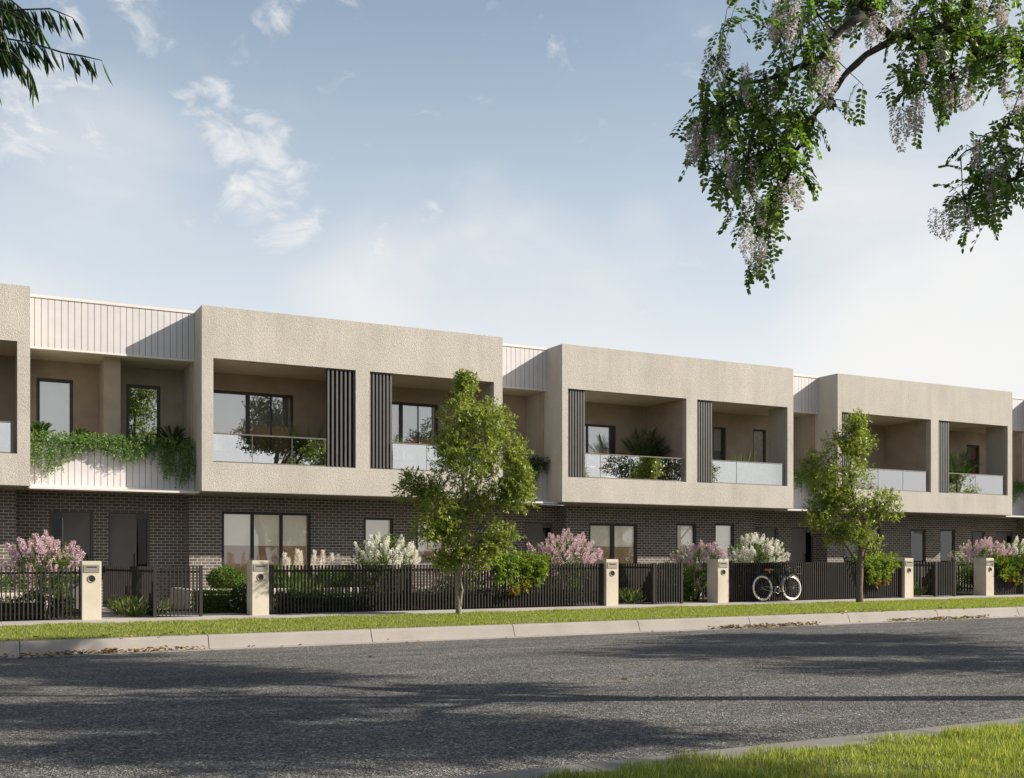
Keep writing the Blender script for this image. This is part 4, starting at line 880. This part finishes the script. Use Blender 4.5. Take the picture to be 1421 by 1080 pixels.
# balcony furniture
def chair(label, x, y, rz):
    root = thing('balcony_chair', label, 'chair', (x, y, 3.05)); Mx = Matrix.Translation((x, y, 3.05)) @ Matrix.Rotation(rz, 4, 'Z')
    def q(*p): return tuple(Mx @ Vector(p))
    s = MB(); s.box(-.22, .22, -.22, .22, .43, .46, Mx); s.build('seat', M['chair'], root)
    b = MB(); b.tube([q(-.21, .21, .45), q(-.22, .25, .72), q(-.15, .27, .82), q(0, .28, .84), q(.15, .27, .82), q(.22, .25, .72), q(.21, .21, .45)], .016)
    for k in (-.1, 0, .1): b.tube([q(k, .22, .45), q(k, .27, .82)], .008)
    b.build('backrest', M['chair'], root)
    for sx in (-1, 1):
        for sy in (-1, 1): l = MB(); l.tube([q(sx * .19, sy * .19, .43), q(sx * .23, sy * .23, 0)], .013); l.build('leg', M['chair'], root)
chair('white chair behind the glass balustrade of the middle townhouse', 16.55, 26.2, R(200))
chair('white chair behind the glass of the farther townhouse, beside the palm', 30.2, 26.2, R(170))
t = thing('balcony_table', 'small round pale table beside the white chair on the middle townhouse', 'table', (15.9, 26.3, 3.05))
a = MB(); a.lathe((15.9, 26.3, 3.74), [(.32, 0), (.34, .01), (.34, .03), (.32, .04)], 24); a.build('tabletop', M['chair'], t)
a = MB(); a.tube([(15.9, 26.3, 3.05), (15.9, 26.3, 3.75)], .03); a.lathe((15.9, 26.3, 3.05), [(.2, 0), (.2, .015), (.03, .03)], 20); a.build('pedestal', M['chair'], t)

# ------------------------------------------------------------------ overhanging trees
def robinia():
    base = (12.35, 5.25, gz(12.35) - .20); root = thing('flowering_tree', 'large tree with dark boughs, pinnate leaves and hanging pale mauve flowers, overhanging the upper right', 'tree', base)
    limbs = {
     'trunk': ([(12.35, 5.25, -.5), (12.33, 5.25, .8), (12.25, 5.2, 2.2), (12.1, 5.15, 3.2), (12.15, 5.1, 4.4), (12.4, 5.0, 5.8), (12.6, 4.9, 7.6)], [.24, .19, .165, .15, .12, .09, .04]),
     'bough': ([(12.1, 5.15, 3.1), (11.2, 5.4, 3.75), (10.0, 5.8, 4.35), (8.91, 6.2, 5.1), (8.46, 6.43, 5.49), (8.35, 6.48, 5.6), (8.19, 6.56, 5.68), (8.0, 6.67, 5.75), (7.87, 6.73, 5.8), (7.71, 6.81, 5.77), (7.28, 6.81, 5.61)], [.11, .085, .07, .055, .047, .044, .045, .046, .045, .040, .035]),
     'm2': ([(7.28, 6.81, 5.61), (7.18, 6.86, 5.69), (7.1, 6.91, 5.83), (6.95, 6.98, 5.95), (6.86, 7.03, 6.33), (6.75, 7.1, 6.9)], [.038, .037, .035, .032, .027, .015]),
     'm3': ([(7.93, 6.93, 5.89), (8.13, 6.82, 6.04), (8.29, 6.74, 6.36), (8.45, 6.66, 6.75), (8.8, 6.5, 7.4)], [.045, .04, .036, .03, .015]),
     's1': ([(7.28, 6.81, 5.61), (6.98, 6.86, 5.43), (6.85, 6.92, 5.29), (6.77, 6.96, 5.17), (6.6, 7.05, 4.92), (6.54, 7.08, 4.75), (6.46, 7.13, 4.61), (6.44, 7.14, 4.49), (6.35, 7.18, 4.33), (6.33, 7.19, 4.16), (6.28, 7.22, 3.98), (6.22, 7.25, 3.76)], [.034, .029, .027, .025, .022, .020, .018, .015, .012, .010, .008, .004]),
     's2': ([(6.95, 6.98, 5.9), (6.73, 6.65, 5.61), (6.59, 6.72, 5.52), (6.49, 6.77, 5.4), (6.43, 6.8, 5.26), (6.31, 6.87, 5.2), (6.15, 6.95, 5.13), (6.0, 7.02, 5.07), (5.85, 7.11, 5.04), (5.71, 7.18, 5.11), (5.63, 7.22, 5.29)], [.034, .032, .030, .028, .026, .024, .022, .018, .013, .008, .004]),
     's3': ([(6.58, 7.05, 4.9), (6.43, 6.92, 4.81), (6.3, 6.98, 4.77), (6.09, 7.09, 4.78), (5.97, 7.16, 4.92), (5.86, 7.21, 4.95), (5.67, 7.31, 4.8), (5.56, 7.37, 4.67)], [.016, .015, .014, .013, .010, .008, .006, .003]),
     's4': ([(6.44, 7.12, 4.58), (6.29, 7.1, 4.54), (6.14, 7.18, 4.45), (5.92, 7.29, 4.38), (5.76, 7.38, 4.33)], [.012, .010, .008, .006, .003]),
     'r1': ([(10.0, 5.8, 4.3), (9.2, 5.8, 4.55), (8.53, 5.94, 4.59), (8.1, 6.16, 4.36), (8.02, 6.2, 4.32), (7.94, 6.25, 4.3), (7.82, 6.31, 4.33), (7.71, 6.36, 4.22), (7.56, 6.44, 4.1), (7.47, 6.49, 4.01)], [.04, .032, .026, .022, .018, .016, .013, .010, .006, .003]),
     'r2': ([(10.0, 5.8, 4.35), (8.81, 6.13, 4.99), (8.37, 6.36, 4.92), (8.24, 6.43, 4.91), (8.11, 6.5, 4.78), (7.92, 6.6, 4.68), (7.83, 6.64, 4.59)], [.03, .022, .016, .012, .010, .006, .003]),
     's5': ([(7.71, 6.81, 5.77), (7.59, 6.77, 5.5), (7.52, 6.8, 5.31), (7.45, 6.84, 5.12)], [.02, .015, .010, .005]),
     's6': ([(8.35, 6.48, 5.58), (7.9, 6.49, 5.45), (7.77, 6.56, 5.3), (7.66, 6.62, 5.2)], [.024, .016, .010, .005]),
     'o1': ([(12.15, 5.1, 4.4), (12.6, 6.0, 5.6), (13.2, 7.0, 6.6), (13.5, 7.8, 7.4)], [.08, .06, .045, .02]),
     'o2': ([(12.4, 5.0, 5.8), (13.2, 4.2, 6.6), (13.9, 3.4, 7.2)], [.06, .045, .02]), 'o3': ([(12.15, 5.1, 4.4), (13.0, 3.6, 5.6), (14.0, 1.4, 6.6), (14.5, -1.2, 6.9)], [.07, .055, .035, .012]), 'o4': ([(12.1, 5.15, 3.6), (13.2, 5.2, 5.4), (14.2, 5.4, 7.2)], [.07, .05, .02]),
    }
    t = MB()
    for pts, rad in limbs.values():
        P = [np.array(p) for p in pts]; out = []; rr = []
        for i in range(len(P) - 1):
            for k in range(2):
                u = k / 2; out.append(P[i] * (1 - u) + P[i + 1] * u + (unit(1)[0] * rad[i] * .35 if i or k else 0)); rr.append((rad[i] * (1 - u) + rad[i + 1] * u) * RNG.uniform(.92, 1.1))
        out.append(P[-1]); rr.append(rad[-1]); t.tube(out, rr, 7)
    # foliage masses in the overhanging bough: centre, radii, twigs; twigs start at the nearest limb
    px = lambda d, x, y: np.array(((x - 710.5) / 1500 * d * .8877 + d * .4604, -(x - 710.5) / 1500 * d * .4604 + d * .8877, 1.06 + (780.8 - y) / 1500 * d))
    masses = []
    for (cx, cy, rx, ry, d, n) in MASSES: masses.append((px(d, cx + 8, cy - 24), rx / 1500 * d, ry / 1500 * d, n))
    nodes = np.array([np.array(p) * (1 - u) + np.array(q) * u for k, (pts, _) in limbs.items() if k != 'trunk' for p, q in zip(pts, pts[1:]) for u in (0, .5)])
    LC, LA, LN, LL = [], [], [], []; tips = []
    def compound(p, d):
        """one pinnate leaf: leaflets in pairs along a drooping rachis"""
        L = RNG.uniform(.17, .28); m = RNG.integers(5, 8); d = d / np.linalg.norm(d); q = p.copy(); step = L / m
        side = np.cross(d, (0, 0, 1)) + unit(1)[0] * .3; side /= np.linalg.norm(side); prev = p.copy()
        for i in range(m):
            d = d + np.array((0, 0, -.16)); d /= np.linalg.norm(d); q = q + d * step
            for s in (-1, 1): LC.append(q.copy()); LA.append(side * s + d * .55 + unit(1)[0] * .18); LN.append(np.cross(side, d) + unit(1)[0] * .45); LL.append(RNG.uniform(.044, .060))
        LC.append(q.copy()); LA.append(d); LN.append(unit(1)[0]); LL.append(.052)
        t.tube([p, (p + q) / 2 + np.array((0, 0, .012)), q], .0016, 3, False)
    for c, rx, ry, n in masses:
        for _ in range(int(n * .60)):
            gx, gy, gzz = np.clip(RNG.normal(size=3), -1.35, 1.35); e = c + RV * gx * rx * .55 + FV * gy * .30 + np.array((0, 0, gzz * ry * .55))
            s = nodes[np.argmin(np.linalg.norm(nodes - e, axis=1))]; dist = np.linalg.norm(e - s)
            if dist > 1.0: s = e + (s - e) / dist * .5
            mid = (s + e) / 2 + np.array((0, 0, .06 + .08 * dist)) + unit(1)[0] * .04
            t.tube([s, mid, e], [.006, .0045, .0022], 4, False); tips.append(e)
            dr = e - mid; dr = dr / (np.linalg.norm(dr) + 1e-6)
            for k in range(2): compound(e - dr * RNG.uniform(0, .12), dr * .5 + unit(1)[0] * .8 + np.array((0, 0, -.35)))
            compound(mid, unit(1)[0] + np.array((0, 0, -.3)))
    k = len(LC); LL = np.array(LL)
    leaf_mesh('foliage', LC, LA, LN, LL, LL * .58, M['leaf_rob'], root, fat=True, fold=.12)
    # the rest of the crown, out of the picture: coarser sprays that throw the shade on the road
    ls = []
    for (cx, cy, cz, rx, ry, rz, n) in OFFCROWN:
        for q in range(n // 20):
            cc = np.array((cx, cy, cz)) + unit(1)[0] * RNG.uniform(.3, 1) * np.array((rx, ry, rz)); ls.append(sprigs(cc, (.34, .34, .25), 20, 9, .1, .3, .1, -.1, .9))
    P, A, N_ = cat(*ls); kk = len(P); leaf_mesh('upper_foliage', P, A, N_, RNG.uniform(.09, .14, kk), RNG.uniform(.05, .07, kk), M['leaf_shade'], root)
    t.build('trunk', M['darkbark'], root)
    # flower racemes
    meshes = []
    for _ in range(4):
        m = 150; u = RNG.uniform(0, 1, m); an = RNG.uniform(0, 2 * np.pi, m); r = .036 * np.sin(np.pi * np.clip(.12 + u * .83, 0, 1)) ** .7 * RNG.uniform(.35, 1.1, m)
        C = np.stack([r * np.cos(an), r * np.sin(an), -u * .26], 1); A = np.stack([np.cos(an), np.sin(an), np.full(m, -.8)], 1) + unit(m) * .4
        o = leaf_mesh('flower_cluster', C, A, unit(m), .021, .012, M['raceme']); meshes.append(o.data); bpy.data.objects.remove(o)
    for (fx, fy, d, s) in RACEMES:
        p = px(d, fx, fy) - FV * RNG.uniform(.02, .28)
        for q in range(2):
            o = bpy.data.objects.new('flower_cluster', random.choice(meshes)); COL.objects.link(o); o.parent = root
            o.location = Vector(p + unit(1)[0] * np.array((.035, .05, .04))) - root.location; sc_ = s * RNG.uniform(.8, 1.15)
            o.scale = (sc_ * 1.05, sc_ * 1.05, sc_); o.rotation_euler = (RNG.uniform(-.15, .15), RNG.uniform(-.2, .2), RNG.uniform(0, 6))
MASSES = [(1020, 165, 62, 50, 9.2, 46), (985, 195, 36, 40, 9.2, 26), (1070, 215, 48, 48, 9.2, 40), (1035, 260, 52, 36, 9.2, 30), (1055, 320, 42, 38, 9.2, 24), (1052, 372, 14, 22, 9.2, 8),
          (1000, 55, 20, 22, 9.1, 6), (1085, 25, 44, 34, 9.1, 24), (1095, 85, 46, 24, 9.0, 16), (1118, 140, 24, 30, 9.2, 8), (1165, 20, 34, 28, 9.3, 16), (1162, 165, 9, 20, 9.2, 5), (1100, 170, 40, 25, 9.2, 14),
          (1225, 10, 44, 26, 9.4, 18), (1290, 20, 60, 26, 9.6, 28), (1370, 15, 50, 24, 9.6, 20), (1275, 70, 46, 34, 9.5, 30), (1340, 90, 50, 30, 9.5, 28), (1395, 100, 34, 34, 9.5, 18), (1262, 130, 30, 34, 9.4, 20), (1268, 180, 20, 24, 9.4, 8), (1310, 125, 36, 20, 9.4, 14),
          (1405, 190, 26, 30, 9.4, 12), (1350, 235, 36, 24, 9.3, 12), (1395, 250, 34, 34, 9.3, 18), (1340, 285, 40, 22, 9.2, 14), (1375, 295, 26, 22, 9.2, 10), (1352, 335, 8, 22, 9.2, 4), (1085, 280, 26, 26, 9.2, 8), (1120, 260, 16, 20, 9.2, 4),
          (975, 150, 20, 40, 9.2, 8), (1440, 60, 30, 60, 9.6, 16), (1050, -30, 40, 30, 9.2, 8), (1160, -35, 60, 30, 9.4, 12), (1290, -40, 80, 30, 9.6, 18), (1470, 230, 30, 40, 9.4, 10)]
RACEMES = [(986, 70, 9.1, 1), (998, 80, 9.1, 1), (1032, 98, 9.1, 1.1), (1060, 105, 9.1, 1.1), (1072, 118, 9.1, 1), (1021, 115, 9.1, 1.1), (966, 185, 9.2, 1.2), (958, 190, 9.2, 1), (990, 195, 9.2, 1.2), (980, 180, 9.2, 1.1), (1022, 222, 9.2, 1.2), (1035, 225, 9.2, 1.1), (1008, 228, 9.2, 1),
           (1036, 262, 9.2, 1), (1054, 285, 9.2, 1), (1070, 270, 9.2, .9), (1022, 325, 9.2, 1), (1045, 330, 9.2, .8), (1052, 345, 9.2, .9), (1086, 255, 9.2, 1), (1108, 252, 9.2, .9), (1083, 0, 9.1, 1.2), (1095, 0, 9.1, 1), (1076, 30, 9.1, 1.2), (1090, 38, 9.1, 1.2), (1148, 52, 9.2, 1.4), (1130, 92, 9.2, 1.2), (1142, 88, 9.2, 1.5), (1122, 95, 9.2, 1),
           (1205, 30, 9.4, 1.1), (1232, 15, 9.4, 1.1), (1204, 45, 9.4, .9), (1180, 5, 9.4, 1), (1281, 80, 9.5, .9), (1352, 8, 9.6, 1.3), (1378, -5, 9.6, 1.4), (1380, 20, 9.6, 1), (1262, 95, 9.4, .8), (1295, 112, 9.4, 1.2), (1310, 118, 9.4, 1.1), (1326, 104, 9.4, 1.3), (1242, 155, 9.4, 1.3), (1262, 148, 9.4, 1.3), (1250, 160, 9.4, 1),
           (1393, 110, 9.5, 1), (1405, 125, 9.5, 1), (1345, 205, 9.3, .9), (1370, 220, 9.3, 1.1), (1358, 250, 9.3, 1.2), (1375, 252, 9.3, 1.2), (1295, 292, 9.2, 1), (1310, 290, 9.2, 1.1), (1322, 295, 9.2, .9), (1010, -5, 9.1, .7)]
OFFCROWN = [(13.4, 7.5, 7.2, 1.2, 1.1, .8, 760), (14.4, 5.6, 7.3, 1.3, 1.0, .7, 760), (13.3, 3.3, 7.0, 1.3, 1.1, .8, 760), (14.6, 1.2, 6.8, 1.3, 1.1, .7, 640), (12.6, 5.2, 8.0, 1.0, .7, .5, 220), (15.9, 3.6, 6.8, .9, .9, .5, 160), (12.5, 1.9, 6.6, 1.3, .6, .5, 480), (14.6, -1.3, 6.8, 1.4, .9, .6, 420), (14.2, 8.9, 8.2, 1.3, .9, .7, 520)]
robinia()

def gum():
    base = (-3.6, 3.6, -.22); root = thing('willowy_tree', 'tree with long narrow drooping leaves, its twigs dipping into the upper left corner', 'tree', base)
    t = MB(); t.tube([(-3.6, 3.6, -.5), (-3.5, 3.65, 1.2), (-3.2, 3.8, 2.6), (-2.6, 4.1, 3.5), (-1.9, 4.5, 3.9), (-1.0, 4.75, 3.75), (-.45, 4.85, 3.5), (-.13, 4.85, 3.25)], [.17, .14, .11, .08, .055, .035, .02, .009], 8)
    t.tube([(-3.2, 3.8, 2.6), (-3.4, 3.4, 4.0), (-3.3, 3.2, 5.4)], [.09, .06, .02], 8)
    tw = [[(-.13, 4.8, 3.22), (.12, 4.67, 3.2), (.24, 4.61, 3.21), (.34, 4.55, 3.21), (.42, 4.52, 3.18)], [(-.13, 4.8, 3.10), (.12, 4.67, 3.11), (.27, 4.59, 3.08), (.39, 4.53, 3.04), (.45, 4.5, 3.03), (.52, 4.46, 3.01)],
          [(-.2, 4.75, 3.05), (.11, 4.56, 3.02), (.21, 4.51, 2.99), (.26, 4.48, 2.93), (.28, 4.47, 2.88)], [(-.13, 4.91, 3.3), (.1, 4.79, 3.33), (.21, 4.74, 3.3), (.27, 4.7, 3.24), (.32, 4.68, 3.17)],
          [(-.2, 4.8, 3.0), (0, 4.65, 3.0), (.10, 4.60, 2.95), (.15, 4.58, 2.88)], [(-.2, 4.7, 3.28), (0, 4.62, 3.27), (.12, 4.6, 3.2), (.18, 4.58, 3.1)], [(-.2, 4.7, 3.14), (0, 4.62, 3.13), (.09, 4.6, 3.06), (.14, 4.58, 2.98)], [(-.2, 4.9, 2.95), (0, 4.75, 2.94), (.08, 4.7, 2.9), (.12, 4.66, 2.84)], [(-.2, 4.6, 3.2), (0, 4.52, 3.18), (.2, 4.46, 3.12), (.3, 4.42, 3.06)]]
    for p in tw: t.tube([(-.45, 4.85, 3.5), (-.28, 4.83, 3.36)] + p, [.008, .006] + [.0035] * (len(p) - 1) + [.0015], 4)
    C, A, N_, L = [], [], [], []
    for j, p in enumerate(tw):
        P = [np.array(q) for q in p]
        for i in range(len(P) - 1):
            last = i == len(P) - 2
            nn = (34, 28, 14, 8, 5)[min(i, 4)]
            for k in range(nn):
                u = RNG.uniform(); q = P[i] * (1 - u) + P[i + 1] * u; d = P[i + 1] - P[i]; d = d / np.linalg.norm(d)
                C.append(q); A.append(d * RNG.uniform(.15, .8) + np.array((0, 0, -1)) + unit(1)[0] * .22); N_.append(unit(1)[0]); L.append(RNG.uniform(.075, .125))
    # the rest of the crown, left of the picture
    for k in range(2600):
        c = np.array((-2.6, 4.0, 4.0)) + unit(1)[0] * RNG.uniform(.2, 1) * np.array((1.6, 1.2, 1.0)); C.append(c); A.append(np.array((0, 0, -1)) + unit(1)[0] * .5); N_.append(unit(1)[0]); L.append(RNG.uniform(.09, .13))
    L = np.array(L); n = len(L)
    # each long leaf is two joined faces with a slight bend
    leaf_mesh('foliage', C, A, N_, L, L * .125, M['leaf_gum'], root, fat=True, fold=.35)
    t.build('trunk', M['darkbark'], root)
gum()
def shade_tree(label, base, lobes, trunk):
    root = thing('shade_tree', label, 'tree', base, 'trees on the near verge beyond the right edge')
    t = MB(); bx, by, bz = base
    for pts, rad in trunk: t.tube([(bx + p[0], by + p[1], bz + p[2]) for p in pts], rad, 8)
    t.build('trunk', M['darkbark'], root); ls = []
    for (cx, cy, cz, rx, ry, rz, n) in lobes:
        for q in range(n // 20):
            cc = np.array((bx + cx, by + cy, bz + cz)) + unit(1)[0] * RNG.uniform(.3, 1) * np.array((rx, ry, rz)); ls.append(sprigs(cc, (.4, .4, .28), 20, 8, .1, .3, .1, 0, .9))
    P, A, N_ = cat(*ls); n = len(P); leaf_mesh('crown', P, A, N_, RNG.uniform(.10, .15, n), RNG.uniform(.055, .075, n), M['leaf_shade'], root); return root
shade_tree('broad shade tree on the near verge right of the frame', (22.6, 4.6, gz(22.6) - .2), [(-1.4, 1.4, 7.0, 1.6, 1.3, .9, 640), (1.0, .2, 7.4, 1.7, 1.4, 1.0, 640), (-.6, -1.4, 7.0, 1.5, 1.2, .8, 500), (2.2, 2.2, 7.0, 1.5, 1.3, .8, 500), (.4, 3.6, 6.9, 1.7, 1.1, .7, 520), (1.6, -2.8, 6.8, 1.4, 1.1, .7, 400)],
    [([(0, 0, -.2), (.05, 0, 1.5), (0, .1, 3.2), (-.2, .1, 5.0), (-.3, .1, 7.6)], [.2, .16, .13, .09, .03]), ([(0, .1, 3.0), (-.8, .9, 5.0), (-1.4, 1.5, 7.0)], [.09, .06, .02]), ([(0, .1, 3.2), (1.0, .8, 5.0), (2.2, 2.2, 7.0)], [.08, .06, .02]), ([(1.0, .8, 5.0), (.7, 2.2, 6.0), (.4, 3.6, 6.9)], [.05, .04, .02]), ([(0, .1, 3.4), (.8, -1.4, 5.4), (1.6, -2.8, 6.8)], [.06, .04, .02])])
shade_tree('second shade tree farther along the near verge', (31.0, 5.5, gz(31) - .2), [(-1.2, 1.2, 5.6, 1.8, 1.4, .9, 560), (1.0, .2, 6.0, 1.7, 1.5, 1.0, 560), (0, 3.0, 5.4, 1.7, 1.2, .7, 420)],
    [([(0, 0, -.2), (.05, 0, 1.5), (0, .1, 3.2), (-.2, .1, 5.0), (-.3, .1, 6.6)], [.2, .16, .13, .09, .03]), ([(0, .1, 3.0), (-.6, .7, 4.3), (-1.2, 1.3, 5.6)], [.09, .06, .02]), ([(0, .1, 3.2), (.1, 1.6, 4.4), (0, 3.0, 5.4)], [.08, .06, .02])])
# the row of trees across the street, behind the camera: the glass of the houses mirrors them
row = shade_tree('tree in the row behind the camera, mirrored in the house windows', (9.0, -9.0, -.2), [(0, 0, 6.2, 1.9, 1.8, 2.2, 900), (-1.3, .3, 4.6, 1.3, 1.3, 1.1, 460), (1.3, -.3, 5.0, 1.4, 1.3, 1.2, 460), (.3, .2, 8.4, 1.1, 1.1, 1.0, 380)],
    [([(0, 0, -.2), (.05, 0, 1.6), (0, .1, 3.6), (.1, .1, 6.0), (.2, .1, 8.6)], [.2, .16, .13, .08, .02]), ([(0, .1, 3.0), (-.7, .2, 3.9), (-1.3, .3, 4.8)], [.08, .05, .02]), ([(0, .1, 3.2), (.8, 0, 4.2), (1.4, -.2, 5.2)], [.08, .05, .02])])
row['group'] = 'row of trees behind the camera'; row.scale = (1.25, 1.25, 1.25)
[c for c in row.children if c.name.startswith('crown')][0].data.materials[0] = M['leaf_tree']
for x, y, rz, k in ((17.2, -9.5, 1.3, .78), (36.0, -9.2, 3.9, .76), (45.5, -9.0, .6, .82), (58.5, -9.4, 5.0, .9), (70.5, -9.0, 2.0, .95), (-5.5, -9.0, 4.2, 1.0)):
    c = copy_tree(row); c.location = (x, y, gz(x) - .2); c.rotation_euler = (0, 0, rz); c.scale = (k, k, k)
# pale blossom tree whose tips reach in at the right edge
street_tree('pale blossoming tree whose tips show at the right edge, in front of the last bay', (30.6, 20.8, gz(30.6) - .045),
    [(-.2, 0, 3.3, .8, .8, .9, 300), (.4, 0, 2.6, .8, .8, .7, 260), (-.85, 0, 2.55, .55, .5, .33, 160)],
    [([(0, 0, -.1), (.02, 0, .9), (0, 0, 1.8), (.05, 0, 3.0), (0, 0, 4.0)], [.09, .075, .06, .04, .012]), ([(0, 0, 1.7), (-.4, 0, 2.2), (-.9, 0, 2.6)], [.03, .02, .008])], leaf='raceme', name='blossom_tree', group='blossom trees')

# ------------------------------------------------------------------ grass and litter
def blades(name, n, xr, yr, zf, h, w, mat, keep=None, lean=.35):
    x = RNG.uniform(*xr, n); y = RNG.uniform(*yr, n)
    if keep is not None: k = keep(x, y); x, y = x[k], y[k]; n = len(x)
    C = np.stack([x, y, zf(x, y)], 1); A = np.stack([RNG.normal(size=n) * lean, RNG.normal(size=n) * lean, np.ones(n)], 1)
    # height varies in patches, with odd tall tufts
    pt = .75 + .35 * np.sin(x * 3.1 + 1.3 * np.sin(y * 2.3)) * np.sin(y * 4.1 + x * .7) + .2 * np.sin(x * 11.7 + y * 8.3)
    o = leaf_mesh(name, C, A, unit(n), h * np.clip(pt, .35, 1.5) * RNG.uniform(.5, 1.3, n), w * RNG.uniform(.7, 1.3, n), mat, fold=.1); o['kind'] = 'stuff'; return o
g1 = blades('grass', 330000, (-.5, 36), (16.93, 20.98), lambda x, y: -.044 + gz(x), .050, .0075, M['grass'])
g2 = blades('grass', 240000, (1.6, 13), (2.4, 6.06), lambda x, y: -.215 + gz(x), .078, .0042, M['grass'], lambda x, y: (y < 5.60 + .08 * np.sin(x * 5.1) * np.sin(x * 1.7 + 1) + .05 * np.sin(x * 13.7)) & (y / x > .33) & (y < 2.6 * x) & (x * .46 + y * .8877 > 4.6))
for o in (g1, g2): o['label'] = 'short lawn grass'
def litter(name, segs, n):
    xs = []; ys = []
    for x0, x1, y, sp, wgt in segs:
        k = int(n * wgt); xs.append(x0 + (x1 - x0) * RNG.beta(1.3, 1.3, k)); ys.append(y + RNG.normal(size=k) * sp)
    x = np.concatenate(xs); y = np.concatenate(ys); k = len(x)
    zz = np.where(y < 16.80, -.245, -.045) + gz(x) + RNG.uniform(.004, .05, k)
    a = RNG.uniform(0, 6.28, k); A = np.stack([np.cos(a), np.sin(a), RNG.normal(size=k) * .25], 1); N_ = np.array((0, 0, 1)) + unit(k) * .55
    o = leaf_mesh(name, np.stack([x, y, zz], 1), A, N_, RNG.uniform(.05, .095, k), RNG.uniform(.03, .05, k), M['litter'], fat=True, fold=.25); o['kind'] = 'stuff'; return o
litter('fallen_leaves', [(-1, 1.5, 16.48, .06, .40), (1.3, 3.4, 16.66, .07, .6), (.2, 3.5, 16.98, .05, .08)], 330)
litter('fallen_leaves', [(12.9, 15.6, 16.60, .07, 1)], 300)
litter('fallen_leaves', [(17.6, 20.8, 16.64, .08, .85), (15.5, 18.0, 16.98, .06, .12)], 300)
litter('fallen_leaves', [(2, 24, 16.3, .4, .3), (3, 14, 11.5, 2.6, .15)], 120)
